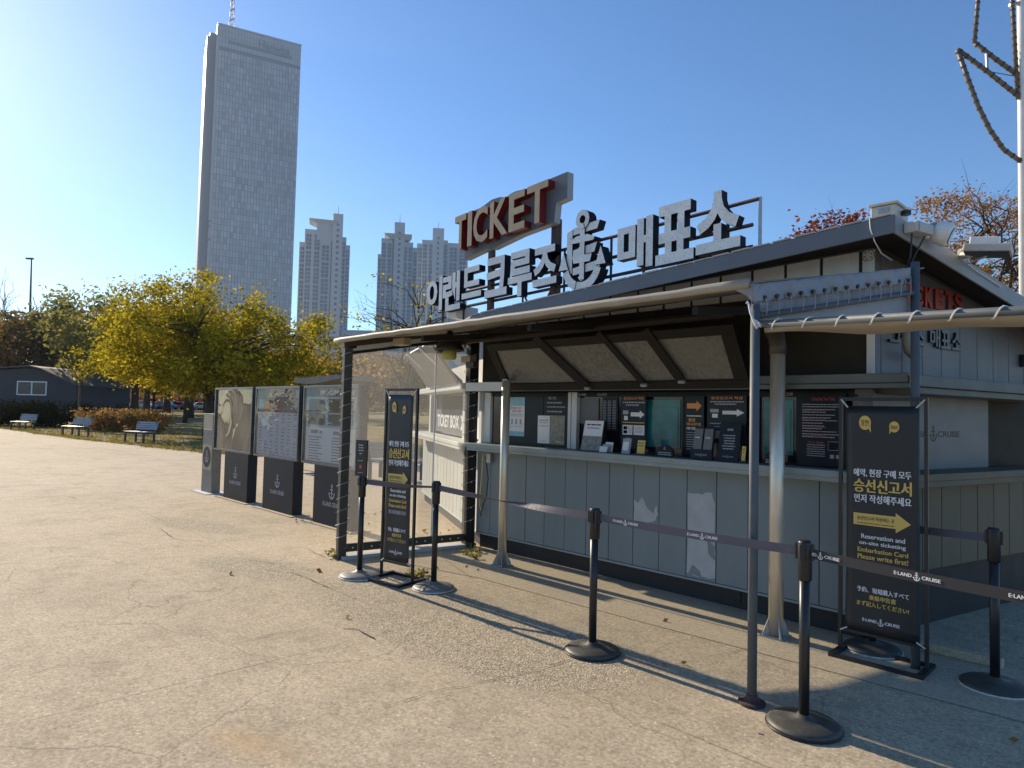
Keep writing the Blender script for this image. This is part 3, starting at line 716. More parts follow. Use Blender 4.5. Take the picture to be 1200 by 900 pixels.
MB().fbox(FL, -.9, -.14, 1.25, 1.85, -.1, -.088).build('notice_sheet', K['white'], kiosk)
for a in (-1.35, -.25):                 # struts of the propped flap
    q0 = P3(FL, a, 1.93, .2); q1 = P3(FL, a - .55, 2.42, .62); mb = MB(); mb.tube([q0, q1], .05, 4); mb.build('flap_strut', K['panel_white'], kiosk)
mb = MB(); mb.add([P3(FL, -2.2, 1.93, .28), P3(FL, -.1, 1.93, .28), P3(FL, -.1, 2.40, .62), P3(FL, -2.2, 2.40, .62), P3(FL, -2.2, 1.96, .25), P3(FL, -.1, 1.96, .25), P3(FL, -.1, 2.43, .60), P3(FL, -2.2, 2.43, .60)], [(0, 1, 2, 3), (7, 6, 5, 4), (0, 4, 5, 1), (3, 2, 6, 7), (1, 5, 6, 2), (0, 3, 7, 4)]); mb.build('flap_panel', K['side_grey'], kiosk)
# windows of the front
WZ0, WZ1 = 1.236, 1.822
FW = FRONT(5.36)
def wu(px, py=490): return on(FW, px, py)[0]
x_m0, x_m1 = wu(667), wu(676)
MB().box(-5.95, x_m0, 5.36, 5.39, WZ0, WZ1).build('window_film', K['slate'], kiosk)
MB().box(x_m0 - .38, x_m0 - .374, 5.355, 5.362, WZ0, WZ1).build('film_joint', K['blackprint'], kiosk)
for a, b in ((x_m0 + .004, x_m0 + .045), (x_m0 + .055, x_m1 + .02)):
    MB().box(a, b, 5.33, 5.385, WZ0, WZ1).build('window_frame', K['trim_white'], kiosk, bevel=.003)
MB().box(-5.96, -5.86, 5.32, 5.38, WZ0, WZ1).build('window_frame', K['panel_light'], kiosk, bevel=.003)
MB().box(-5.84, -5.66, 5.35, 5.355, WZ0, WZ1).build('window_pane', K['darkglass'], kiosk)
px_ = [x_m1 + .03, wu(748), wu(800), wu(888), wu(934), -1.80]
for i in range(5):
    a, b = px_[i] + .008, px_[i + 1] - .008
    teal = i in (1, 3)
    MB().box(a, b, 5.39, 5.40, WZ0, WZ1).build('window_pane', K['darkglass'], kiosk)
    MB().box(px_[i + 1] - .012, px_[i + 1] + .012, 5.372, 5.398, WZ0, WZ1).build('window_frame', K['navy'], kiosk)
    if teal:
        MB().box(a + .03, b - .03, 5.382, 5.388, WZ0 + .07, WZ1 - .07).build('window_blind', K['teal'], kiosk, bevel=.002)
        MB().box(a + .075, b - .05, 5.376, 5.381, WZ0 + .10, WZ1 - .14).build('glass_hatch', K['teal'], kiosk, bevel=.002)
MB().box(-5.94, -1.78, 5.345, 5.40, WZ1 - .045, WZ1).build('window_header', K['navy'], kiosk)
MB().box(-1.80, -1.70, 5.30, 5.40, WZ0, WZ1).build('window_frame', K['side_grey'], kiosk)
for y0, y1 in ((456, 462), (465, 470)):
    a_, b_ = wp(1002, y1, 5.29), wp(1023, y0, 5.29); MB().box(a_.x, b_.x, 5.288, 5.297, a_.z, b_.z).build('pale_strip', K['sign_dull'], kiosk)
fh = FRONT(5.345)
for a, b, s in ((676, 687, '12:00'), (700, 711, '15:00'), (878, 888, '19:00'), (921, 929, '22:00')):
    x0, z0 = on(fh, a, 465); x1, z1 = on(fh, b, 461)
    text(s, fh, x0, x1, WZ1 - .036, WZ1 - .012, K['greyprint'], kiosk, bold=.01)
x0 = on(FW, 678, 480)[0]; x1 = on(FW, 700, 480)[0]
MB().box(x0, x1, 5.378, 5.388, 1.50, WZ1 - .06).build('window_blind', K['side_grey'], kiosk)
MB().box(x1 + .05, x1 + .24, 5.378, 5.388, 1.44, WZ1 - .05).build('printed_notice', K['slate'], kiosk)
lines(FRONT(5.377), [(x1 + .06 + .06 * c, x1 + .10 + .06 * c, 1.46 + .016 * r, .006) for c in range(3) for r in range(18)], K['greyprint'], kiosk)
# propped flap over the front windows
fo = Vector((0, 5.045, 1.845)); fv = Vector((0, -.30, .46)).normalized()
FF = frame(fo, (1, 0, 0), fv, Vector((1, 0, 0)).cross(fv))
FHt = .55
def fu(px, py): return on(FF, px, py)
xl, xr = -5.30, -2.50
mb = MB(); mb.fbox(FF, xl, xr, 0, FHt, -.012, 0.0); mb.build('flap_sheet', K['flap'], kiosk)
mb = MB()
mb.fbox(FF, xl, xr, -.01, .075, -.02, .02); mb.fbox(FF, xl, xr, FHt - .075, FHt + .01, -.02, .02); mb.fbox(FF, xl, xl + .10, .076, FHt - .076, -.02, .02); mb.fbox(FF, xr - .12, xr, .076, FHt - .076, -.02, .02)
mb.build('flap_frame', K['flap_frame'], kiosk, bevel=.003)
for (a, b, w) in (((628, 394), (690, 452), .055), ((703, 388), (756, 448), .03), ((757, 385), (800, 444), .045)):
    p, q = fu(*a), fu(*b); d = Vector((q[0] - p[0], q[1] - p[1])).normalized(); s = Vector((-d.y, d.x)) * w
    mb = MB(); mb.prism(FF, [(p[0] - s.x, p[1] - s.y), (q[0] - s.x, q[1] - s.y), (q[0] + s.x, q[1] + s.y), (p[0] + s.x, p[1] + s.y)], .021, .034); mb.build('flap_brace', K['flap_frame'], kiosk)
    mb = MB(); mb.tube([P3(FF, q[0] - .01, q[1], .05), P3(FF, q[0] + .05, q[1], .05)], .018, 8); mb.build('brace_end', K['gusset'], kiosk)
# roof
s_ = FS[1]; lft = -FL[1]
Kc = Vector((-1.45, 4.9, 2.97)); Lc = Vector((-5.75, 4.9, 2.66)); LL = Lc + Vector((lft.x * 4.4, lft.y * 4.4, -.04)); SE = Kc + Vector((s_.x * 3.0, s_.y * 3.0, -.585))
BR = Vector((-.9, 8.6, 2.3)); BL = Vector((-8.8, 8.9, 2.3)); CT = Vector((-4.0, 6.6, 2.98))
loop = [LL, Lc, Kc, SE, BR, BL]
dz = Vector((0, 0, .115))
mb = MB(); vs = loop + [CT] + [p - dz for p in loop] + [CT - dz]
mb.add(vs, [(i, (i + 1) % 6, 6) for i in range(6)] + [(i, 7 + i, 7 + (i + 1) % 6, (i + 1) % 6) for i in range(6)])
roof = mb.build('roof', K['roof'], kiosk)
def board(a, b, out, h0, h1, th, name, m):
    o = Vector(out); MB().hexa([a + o * .001 - Vector((0, 0, h0)), b + o * .001 - Vector((0, 0, h0)), b + o * th - Vector((0, 0, h0)), a + o * th - Vector((0, 0, h0))],
                               [a + o * .001 + Vector((0, 0, h1)), b + o * .001 + Vector((0, 0, h1)), b + o * th + Vector((0, 0, h1)), a + o * th + Vector((0, 0, h1))]).build(name, m, roof, bevel=.004)
board(Lc, Kc + Vector((.018, 0, 0)), (0, -1, 0), .118, .006, .018, 'fascia', K['fascia'])
board(Kc, SE, FS[3], .118, .006, .017, 'fascia', K['signboard'])
board(LL, Lc, FL[3], .118, .006, .018, 'fascia', K['fascia'])
# white edge strip chipped in lengths on top of the fascia
n = 26
for i in range(n):
    a = Lc.lerp(Kc, i / n + .002); b = Lc.lerp(Kc, (i + 1) / n - random.uniform(.001, .006)); z = random.uniform(.008, .016)
    MB().hexa([a + Vector((0, -.024, .007)), b + Vector((0, -.024, .007)), b + Vector((0, .05, .007)), a + Vector((0, .05, .007))], [a + Vector((0, -.024, .007 + z)), b + Vector((0, -.024, .007 + z)), b + Vector((0, .05, .007 + z)), a + Vector((0, .05, .007 + z))]).build('roof_edging', K['roof'], roof)
# soffits
q = lambda x, y, z: Vector((x, y, z))
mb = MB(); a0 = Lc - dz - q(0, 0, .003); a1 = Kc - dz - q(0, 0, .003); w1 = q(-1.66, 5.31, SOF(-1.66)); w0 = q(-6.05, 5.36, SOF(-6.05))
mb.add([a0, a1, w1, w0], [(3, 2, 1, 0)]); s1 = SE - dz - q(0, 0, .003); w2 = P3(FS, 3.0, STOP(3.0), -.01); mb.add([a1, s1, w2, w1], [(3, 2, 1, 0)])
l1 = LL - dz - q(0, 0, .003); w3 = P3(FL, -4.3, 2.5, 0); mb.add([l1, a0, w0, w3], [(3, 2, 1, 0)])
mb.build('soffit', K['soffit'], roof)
# rain pipes
mb = MB(); c = gp(888 + 22, 746); zt = 2.14
mb.tube([(-2.36, 5.1, 2.27), (-2.30, 4.97, 2.26), (-2.25, 4.925, 2.22), (-2.234, 4.915, 2.14), (-2.234, 4.915, 2.08)], .062, 12); mb.build('pipe_elbow', K['brownpipe'], kiosk, smooth=True)
pu = lambda px, py, d: P3(FS, *on(FS, px, py, d), d)
mb = MB(); mb.tube([pu(1062, 375, .1), pu(1062, 402, .1), pu(1064, 411, .1), pu(1069, 416, .1), pu(1076, 417, .1)], .030, 10); mb.build('drain_elbow', K['pylon'], kiosk, smooth=True)

# ------------------------------------------------------------------ rooftop lettering
sign = thing('rooftop_lettering', 'row of speckled grey Korean letters and an anchor on rusty rails along the roof edge', 'sign', (-4.7, 5.1, 2.7))
FB = FRONT(5.10)                 # letters stand from y=5.10 out to y=4.98
LM = [K['letter_face'], K['letter_side']]
for ch, x0, x1, z0, z1 in (('이', -6.74, -6.43, 2.80, 3.22), ('랜', -6.42, -6.09, 2.785, 3.24), ('드', -6.06, -5.72, 2.90, 3.26), ('크', -5.66, -5.30, 2.87, 3.31), ('루', -5.28, -4.92, 2.83, 3.32), ('즈', -4.905, -4.57, 2.905, 3.31),
                           ('매', -3.81, -3.42, 2.915, 3.375), ('표', -3.39, -3.01, 2.92, 3.44), ('소', -2.99, -2.59, 2.955, 3.455)):
    text(ch, FB, x0, x1, z0, z1, LM, sign, name='letter', bold=.036, depth=.095, lift=.0, shear=.045)
mb = MB()
for p in anchor_polys(-4.22, 3.19, .80):
    xs = [(-4.22 + (x + 4.22) * .86, z) for x, z in p]; mb.prism(FB, xs, .0, .115 + .0009 * (len(mb.v) % 97) / 9)
me = mb.mesh('anchor', LM, ORIG[sign.name])
for p in me.polygons:
    if p.normal.y > -.8: p.material_index = 1
link_mesh('anchor', me, sign)
mb = MB()                        # the brand's open letter behind the anchor
for poly in ([(-4.43, 2.98), (-4.36, 2.98), (-4.36, 3.42), (-4.43, 3.40)], [(-4.35, 3.36), (-4.05, 3.38), (-4.02, 3.46), (-4.35, 3.43)], [(-4.35, 3.14), (-4.08, 3.16), (-4.05, 3.25), (-4.35, 3.21)], [(-4.35, 2.96), (-4.02, 2.99), (-3.98, 3.08), (-4.35, 3.03)]):
    mb.prism(FB, poly, .0, .10)
me = mb.mesh('emblem_letter', LM, ORIG[sign.name])
for p in me.polygons:
    if p.normal.y > -.8: p.material_index = 1
link_mesh('emblem_letter', me, sign)
zb = lambda x: 2.80 + .04 * (x + 6.7)
for dz0, xa, xb in ((.02, -6.66, -2.55), (.20, -6.5, -2.55), (.40, -5.7, -2.50)):
    mb = MB(); mb.tube([(xa, 5.14, zb(xa) + dz0), (xb, 5.14, zb(xb) + dz0)], .017, 4); mb.build('rail', K['rust'], sign)
for x in (-6.6, -6.2, -5.75, -5.2, -4.75, -4.6, -4.0, -3.62, -3.2, -2.78, -2.50):
    zt = zb(x) + (.42 if x > -5.8 else .3); zr = 2.66 + .072 * (x + 5.75) - .03
    mb = MB(); mb.tube([(x, 5.16, max(2.5, zr)), (x, 5.16, zt)], .016, 4); mb.build('post', K['rust'] if x < -2.6 else K['gusset'], sign)
for x, d in ((-5.05, .18), (-4.85, -.16)):
    mb = MB(); mb.tube([(x, 5.12, 2.72), (x - d, 5.14, 3.0)], .014, 4); mb.build('brace', K['rust'], sign)

tick = thing('ticket_sign', 'grey signboard with gold and red block letters TICKET on two posts above the roof', 'sign', (-5.3, 5.1, 2.8))
# board outline follows the letters; tilted up to the right
FT = FRONT(5.10)
tz = lambda x: .075 * (x + 6.1)
out = [(-6.03, 3.37), (-5.86, 3.40), (-5.62, 3.44), (-5.56, 3.42), (-5.10, 3.50), (-4.62, 3.545), (-4.60, 3.74), (-4.45, 3.76), (-4.45, 4.03), (-5.06, 3.985), (-5.18, 3.995), (-5.28, 3.985), (-5.34, 3.96), (-5.45, 3.985), (-5.58, 3.985), (-5.68, 3.955), (-5.75, 3.93), (-6.06, 3.91), (-6.13, 3.86), (-6.13, 3.70), (-6.03, 3.62)]
mb = MB(); mb.prism(FT, out, 0.0, .09)
me = mb.mesh('board', [K['signboard'], K['signback']], ORIG[tick.name])
for p in me.polygons: p.material_index = 1 if p.normal.y < -.8 else 0
link_mesh('board', me, tick)
FTl = FRONT(5.008)
for ch, x0, x1 in (('T', -6.10, -5.90), ('I', -5.87, -5.795), ('C', -5.77, -5.53), ('K', -5.49, -5.21), ('E', -5.19, -4.95), ('T', -4.92, -4.62)):
    text(ch, FTl, x0, x1, 3.46 + tz(x0) * .85, 3.86 + tz(x0), [K['gold'], K['redside']], tick, name='letter', bold=.022, depth=.10, lift=0, shear=.07)
for x in (-5.70, -4.72):
    mb = MB(); mb.box(x - .03, x + .03, 5.11, 5.17, 2.6, 3.6); mb.build('post', K['rust'], tick)
mb = MB(); mb.box(-4.64, -4.62, 5.11, 5.13, 2.7, 3.6); mb.build('tie_rod', K['rust'], tick)

# ------------------------------------------------------------------ canopy
can = thing('canopy', 'grey fabric canopy with rolled front edge and steel posts along the kiosk front', 'canopy', (-4.0, 4.4, 0))
XR = lambda t: -1.80 + .44 * t
def canP(i, j):
    xr = XR(j); x = -6.50 * (1 - i) + xr * i
    zf = 2.33 + .05 * (x + 6.5) / 4.7; zb_ = 2.56 + .02 * (x + 6.5)
    return (x, 3.69 + 1.58 * j, zf + (zb_ - zf) * j - .02 * math.sin(math.pi * ((i * 5) % 1)) * math.sin(math.pi * j))
mb = MB(); mb.grid(canP, 40, 6); cf = mb.build('fabric', K['fabric'], can, smooth=True)
sol = cf.modifiers.new('thickness', 'SOLIDIFY'); sol.thickness = .012; sol.offset = 1
zc = lambda x: 2.325 + .052 * (x + 6.5) / 4.7
pts = [(-6.56 + (4.72) * i / 30, 3.67, zc(-6.56 + 4.72 * i / 30) + random.uniform(-.003, .003)) for i in range(31)]
mb = MB(); mb.tube(pts, [.027 + random.uniform(-.003, .003) for _ in pts], 10); mb.build('rolled_edge', K['fabric_edge'], can, smooth=True)
for x in (-6.42, -5.1, -3.7, -2.24):
    mb = MB(); mb.hexa([(x - .02, 3.75, 2.24), (x + .02, 3.75, 2.24), (x + .02, 5.27, 2.42), (x - .02, 5.27, 2.42)], [(x - .02, 3.75, 2.29), (x + .02, 3.75, 2.29), (x + .02, 5.27, 2.48), (x - .02, 5.27, 2.48)]); mb.build('rafter', K['flap_frame'], can)
mb = MB(); mb.tube([(-5.9, 4.55, 2.33), (-2.4, 4.55, 2.36)], .03, 8); mb.build('cross_pipe', K['flap_frame'], can)
# front pole
mb = MB(); mb.tube([(-1.801, 3.668, 0.0), (-1.801, 3.668, 2.25)], .0265, 14); mb.build('pole', K['polepaint'], can, smooth=True)
mb = MB(); mb.lathe([(.075, 0.001), (.075, .012), (.045, .020), (.034, .03), (.03, .05)], (-1.801, 3.668, .004), 20); mb.build('pole_foot', K['rust'], can)
# two stained steel posts with finned feet
MB().box(-5.175, -5.105, 4.86, 5.028, 1.925, 1.945).build('post_bracket', K['gusset'], can)
for (x, y, zt, r) in ((-5.14, 4.885, 1.93, .046), (-2.234, 4.915, 2.10, .053)):
    mb = MB(); mb.tube([(x, y, 0.01), (x, y, zt)], r, 12); mb.build('steel_post', K['steel'], can, smooth=True)
    fins = MB()
    for a in range(4):
        an = R_(45 + a * 90); fr = frame((x, y, 0), (math.cos(an), math.sin(an), 0), (0, 0, 1))
        fins.prism(fr, [(r * .8, .012), (.098, .012), (.094, .035), (r * .9, .15)], -.005, .005)
    fins.box(x - .085, x + .085, y - .085, y + .085, .005, .013); fins.build('finned_foot', K['gusset'], can)
# end valance laced to a sloping pipe
FV = frame((-1.80, 3.675, 0), (.45, 1.31, 0), (0, 0, 1)); VL = math.hypot(.45, 1.31)
def vline(p0, p1):
    a, b = on(FV, *p0), on(FV, *p1); return lambda u: a[1] + (b[1] - a[1]) * (u - a[0]) / (b[0] - a[0])
vt = vline((897, 331.6), (1071, 313)); vb = vline((900, 354), (1068, 333)); vp = vline((898, 369), (1066, 343.5)); vr = vline((890, 381), (1075, 371))
mb = MB()
def valP(i, j):
    u = -.02 + i * (VL + .0); z = vb(u) + (vt(u) - vb(u)) * j - .012 * abs(math.sin(i * 13 * math.pi)) * (1 - j) * -1; return P3(FV, u, z, .014 * math.sin(i * 23) * (1 - j) + .009 * math.sin(i * 51 + 3 * j) + .004 * math.sin(i * 90 - 6 * j))
mb.grid(valP, 48, 5); o = mb.build('end_valance', K['fabric_grey'], can, smooth=True); m_ = o.modifiers.new('thickness', 'SOLIDIFY'); m_.thickness = .006
mb = MB(); mb.tube([P3(FV, 0, vp(0), .0), P3(FV, VL, vp(VL), .0)], .019, 10); mb.build('lacing_pipe', K['polepaint'], can, smooth=True)
for i in range(14):
    u = .05 + (VL - .12) * i / 13; pts = []
    for k in range(9):
        a = math.pi * 2 * k / 8; pts.append(P3(FV, u + .012 * math.sin(a * .5), (vb(u) + .03 + vp(u)) / 2 + (vb(u) + .03 - vp(u) + .038) / 2 * math.cos(a), .022 * math.sin(a) + .004))
    mb = MB(); mb.tube(pts, .003, 5); mb.build('lace', K['lace'], can)
    mb = MB(); mb.tube([P3(FV, u, vb(u) + .028, .010), P3(FV, u, vb(u) + .028, .022)], .013, 8); mb.build('eyelet', K['blackprint'], can)
mb = MB()
def gapP(i, j):
    u = i * VL; a = vr(u) + .004; b = vb(u) + .02; return P3(FV, u, a + (max(a, b) - a) * j, -.035)
mb.grid(gapP, 10, 2); o = mb.build('gap_cloth', K['fabric_grey'], can); m_ = o.modifiers.new('thickness', 'SOLIDIFY'); m_.thickness = .005
# corner drape between rolled edge and pole
mb = MB()
def cornP(i, j):
    a = math.pi * .5 * i; top = Vector((-2.02 + .22 * math.sin(a), 3.66 + .05 * (1 - math.cos(a)), 2.385 - .01 * i)); bot = Vector((-2.0 + .21 * i, 3.672 + .05 * (1 - math.cos(a)), 2.365 - .16 * i ** 2.2))
    return top.lerp(bot, j) + Vector((.004 * math.sin(j * 14 + i * 9), -.008 * math.sin(i * 17) * j, 0))
mb.grid(cornP, 16, 8); o = mb.build('corner_drape', K['fabric_grey'], can, smooth=True); m_ = o.modifiers.new('thickness', 'SOLIDIFY'); m_.thickness = .006
mb = MB()
def corn2(i, j):
    top = Vector((-1.80 + .012 * i, 3.71 + .11 * i, vt(.1 * i) + .0)); bot = Vector((-1.795 + .012 * i, 3.70 + .11 * i, 2.22 + .03 * i)); return top.lerp(bot, j)
mb.grid(corn2, 4, 4); o = mb.build('corner_drape', K['fabric_grey'], can, smooth=True); m_ = o.modifiers.new('thickness', 'SOLIDIFY'); m_.thickness = .006
for s in range(4):
    mb = MB(); pts = [(-1.84 + .07 * t / 6 + .006 * s, 3.63 + .006 * math.sin(t + s), 2.26 - .14 * t / 6 - .008 * s + .02 * math.sin(t * .9 + s)) for t in range(7)]; mb.tube(pts, .005, 5); mb.build('tie_rope', K['rope'], can)

# narrow awning on the rail to the right of the pole
awn = thing('side_awning', 'sagging tan awning cloth roped to a pipe rail right of the blue pole', 'awning', (-.6, 3.7, 0))
zrail = lambda x: 2.135 - .027 * (x + 1.78)
mb = MB(); mb.tube([(-1.77, 3.668, zrail(-1.77)), (1.6, 3.668, zrail(1.6))], .021, 12); mb.build('rail', K['polepaint'], awn, smooth=True)
mb = MB()
def awP(i, j):
    x = -1.75 + 3.3 * i; w = .02 + .36 * smooth(-1.80, -1.25, x) * (1 - .35 * smooth(-.95, -.5, x)); return (x, 3.67 + w * j, zrail(x) - .022 - .03 * math.sin(j * math.pi) * (1 + .3 * math.sin(x * 9)) + .004 * j)
mb.grid(awP, 60, 5); o = mb.build('cloth', K['fabric_tan'], awn, smooth=True); m_ = o.modifiers.new('thickness', 'SOLIDIFY'); m_.thickness = .006; m_.offset = 1
for i in range(16):
    x = -1.72 + i * .172; pts = []
    for k in range(9):
        a = R_(-150 + 300 * k / 8); pts.append((x + .075 * k / 8, 3.668 - .026 * math.cos(a) * 1.0, zrail(x) - .004 + .027 * math.sin(a)))
    mb = MB(); mb.tube(pts, .0048, 5); mb.build('rope_turn', K['rope'], awn)
mb = MB(); mb.tube([(-1.345, 5.0, 0), (-1.345, 5.0, 2.66)], .028, 12); mb.build('back_post', K['polepaint'], awn, smooth=True)
mb = MB(); mb.tube([(1.55, 3.668, 0), (1.55, 3.668, 2.08)], .027, 12); mb.build('far_post', K['polepaint'], awn)

# ------------------------------------------------------------------ clear vinyl screen at the canopy's far end
vs_ = thing('vinyl_screen', 'clear wrinkled vinyl windbreak in a dark steel frame under the canopy end', 'screen', (-6.25, 4.5, 0))
A0 = Vector((-6.43, 3.75, 0)); B0 = Vector((-6.13, 5.28, 0)); AB = (B0 - A0).normalized(); FVy = frame(A0, AB, (0, 0, 1)); LV = (B0 - A0).length
mb = MB(); mb.fbox(FVy, -.045, .045, 0, 2.25, -.04, .04); mb.build('frame_post', K['frame_grey'], vs_, bevel=.004)
mb = MB(); mb.fbox(FVy, LV - .08, LV + .04, 0, 2.52, -.05, .06); mb.build('frame_post', K['black'], vs_, bevel=.004)
mb = MB(); mb.fbox(FVy, .046, LV - .081, .07, .155, -.02, .02); mb.build('bottom_rail', K['frame_grey'], vs_, bevel=.003)
ZR = lambda u: 2.175 + .186 * u
def slope_bar(u0, u1, a, b, d, name, m):
    mb = MB(); mb.hexa([P3(FVy, u0, ZR(u0) + a, -d), P3(FVy, u1, ZR(u1) + a, -d), P3(FVy, u1, ZR(u1) + a, d), P3(FVy, u0, ZR(u0) + a, d)], [P3(FVy, u0, ZR(u0) + b, -d), P3(FVy, u1, ZR(u1) + b, -d), P3(FVy, u1, ZR(u1) + b, d), P3(FVy, u0, ZR(u0) + b, d)]); return mb.build(name, m, vs_)
slope_bar(.046, LV - .081, 0, .03, .02, 'top_rail', K['flap_frame'])
slope_bar(-.05, LV + .04, .085, .19, .05, 'side_beam', K['brown_beam'])
mb = MB(); mb.fbox(FVy, -.01, LV, 0.0, .035, -.07, .07); mb.build('kerb_strip', K['apt_lite'], vs_)
mb = MB(); mb.grid(lambda i, j: P3(FVy, .04 + (LV - .11) * i, (.15 + (ZR(.04 + (LV - .11) * i) - .15) * j), .012 * math.sin(i * 9 + j * 3) + .006 * math.sin(j * 13)), 24, 16); mb.build('vinyl_sheet', K['vinyl'], vs_, smooth=True)
mb = MB(); mb.fbox(FVy, .045, LV - .09, 0, .01, -.004, .004); mb.build('clip_strip', K['vinyl'], vs_); slope_bar(.05, LV - .09, .034, .082, .012, 'rolled_vinyl', K['trim_white'])
for i in range(13):
    u = .12 + (LV - .28) * i / 12; mb = MB(); mb.tube([P3(FVy, u, .112, -.026), P3(FVy, u, .112, .026)], .009, 8); mb.build('eyelet', K['bulb'], vs_)
mb = MB(); mb.tube([P3(FVy, 1.05, .16, .015), P3(FVy, 1.05, ZR(1.05), .015)], .008, 6); mb.build('taped_seam', K['white'], vs_)
def light_string(base, r, z0, z1, turns, label, side):
    t = thing('string_lights', label, 'string lights', (base.x, base.y, z0), 0, 'string lights wound on the canopy posts')
    pts = []; N = turns * 10
    for k in range(N + 1):
        a = 2 * math.pi * k / 10 + side; pts.append((base.x + r * math.cos(a) * (1.0 if k % 5 else 1.05), base.y + r * math.sin(a), z0 + (z1 - z0) * k / N))
    mb = MB(); mb.tube(pts, .0035, 4); mb.build('wire', K['wire'], t)
    for k in range(3, N, 5):
        mb = MB(); p = pts[k]; d = Vector((p[0] - base.x, p[1] - base.y, 0)).normalized() * .008; mb.tube([Vector(p), Vector(p) + d + Vector((0, 0, -.006))], [.008, .004], 6); mb.build('bulb', K['bulb'], t)
light_string(A0 + Vector((0, 0, 0)), .068, .12, 2.2, 15, 'string of tiny white bulbs wound round the outer vinyl screen post', 0)
light_string(B0 - AB * .03, .085, .2, 2.3, 14, 'string of tiny white bulbs wound round the black post at the kiosk corner', 1)
# cables and a junction box at the corner post
cb = thing('hanging_cables', 'loose yellow and black cables hanging beside the black corner post', 'cables', (-5.93, 5.27, 0))
mb = MB(); pts = [wp(*p, 5.26) for p in ((566, 532), (565, 550), (563, 575), (562, 592), (565, 600))]; mb.tube(pts, .008, 6); mb.build('yellow_cable', K['yellow'], cb)
mb = MB(); pts = [wp(*p, 5.25) for p in ((569, 535), (572, 560), (570, 582), (566, 592), (563, 605))]; mb.tube(pts, .006, 6); mb.build('black_cable', K['black'], cb)
p = wp(575, 537, 5.27); mb = MB(); mb.box(p.x - .05, p.x + .02, 5.245, 5.29, p.z - .05, p.z + .05); mb.build('socket_box', K['gusset'], cb)
bx = thing('bracket_box', 'small tan wooden bracket box fixed high on the black corner post', 'box', (-6.1, 5.2, 2.0))
mb = MB(); p = wp(553, 421, 5.2); mb.box(p.x - .12, p.x + .06, 5.12, 5.22, p.z - .035, p.z + .035); mb.build('block', K['pylon_light'], bx)
mb = MB(); mb.box(p.x - .04, p.x + .10, 5.14, 5.21, p.z - .10, p.z - .037); mb.build('clamp', K['brownpipe'], bx)

lamp = thing('pendant_lamp', 'dark dome pendant lamp with yellowish globe under the canopy', 'lamp', (-5.62, 4.5, 2.2))
c = wp(527, 405, 4.5)
mb = MB(); mb.lathe([(.012, .16), (.03, .15), (.045, .10), (.10, .06), (.135, 0), (.16, -.055), (.155, -.058), (.125, -.0), (.02, .10)], (c.x, c.y, c.z + .0), 24); mb.build('shade', K['lamp'], lamp, smooth=True)
mb = MB(); mb.lathe([(.055, -.02), (.075, -.05), (.078, -.10), (.065, -.13), (.02, -.135)], (c.x, c.y, c.z - .02), 18); mb.build('globe', K['lampglass'], lamp, smooth=True)
mb = MB(); mb.tube([(c.x, c.y, c.z + .15), (c.x, c.y, 2.46)], .008, 6); mb.build('stem', K['lamp'], lamp)
spk = thing('ceiling_junction_box', 'beige junction box fixed under the canopy beside the pendant lamp', 'box', (-6.2, 4.1, 2.3))
c = wp(471, 401, 4.1); mb = MB(); mb.box(c.x - .10, c.x + .10, 4.05, 4.15, c.z - .035, c.z + .04); mb.build('case', K['pylon_light'], spk, bevel=.006)

# ------------------------------------------------------------------ roof equipment
eq = thing('roof_camera_box', 'ivory equipment box sitting on the roof peak', 'box', (-1.5, 5.1, 2.97))
c0 = wp(1021, 254, 5.0); c1 = wp(1051, 239, 5.0)
mb = MB(); mb.box(c0.x, c1.x, 4.98, 5.25, 2.965, c1.z); mb.build('case', K['ivory'], eq, bevel=.008)
mb = MB(); mb.box(c0.x - .012, c1.x + .012, 4.965, 5.265, c1.z + .002, c1.z + .02); mb.build('lid', K['ivory'], eq, bevel=.004)
mb = MB(); mb.box(c0.x + .05, c0.x + .12, 4.972, 4.979, c1.z - .05, c1.z - .02); mb.build('latch', K['gusset'], eq)
mb = MB(); mb.lathe([(.03, 0), (.03, .03)], (c1.x + .03, 5.1, c1.z - .06), 12); mb.build('lens_unit', K['black'], eq)
cbl = thing('roof_cable', 'thin pale cable drooping from the roof peak box down the gable', 'cable', (-1.5, 5.0, 2.9))
mb = MB(); mb.tube([wp(1019, 256, 4.87), wp(1020, 268, 4.87), wp(1025, 283, 4.9), wp(1033, 297, 5.0), wp(1045, 305, 5.15)], .004, 5); mb.build('cable', K['rope'], cbl)
FE = frame((-1.45, 4.9, 0), FS[1], (0, 0, 1), FS[3])       # plane of the side fascia
eb = thing('junction_box', 'ivory electrical box hanging on the side fascia near the roof peak', 'box', (-1.4, 5.0, 2.9))
a = on(FE, 1064, 260, .05); b = on(FE, 1084, 278, .05)
mb = MB(); mb.fbox(FE, a[0], b[0], b[1], a[1], .02, .11); mb.build('case', K['ivory'], eb, bevel=.008)
mb = MB(); mb.fbox(FE, a[0] + .02, a[0] + .03, b[1] + .004, a[1] - .004, .111, .115); mb.build('door_seam', K['gusset'], eb)
mb = MB(); mb.tube([P3(FE, a[0] + .03, b[1], .06), P3(FE, a[0] + .03, b[1] - .16, .05), P3(FE, a[0] + .04, b[1] - .3, .0)], .006, 5); mb.tube([P3(FE, b[0] - .02, b[1], .06), P3(FE, b[0] - .08, b[1] - .12, .03), P3(FE, b[0] - .12, b[1] - .25, .0)], .006, 5); mb.build('cable', K['black'], eb)
rl = thing('round_floodlight', 'white round floodlight on an arm from the side fascia', 'floodlight', (-1.35, 5.5, 3.0))
q = on(FE, 1102, 273, .10); c = P3(FE, q[0], q[1], .10); ax = Vector((.75, .15, -.35)).normalized()
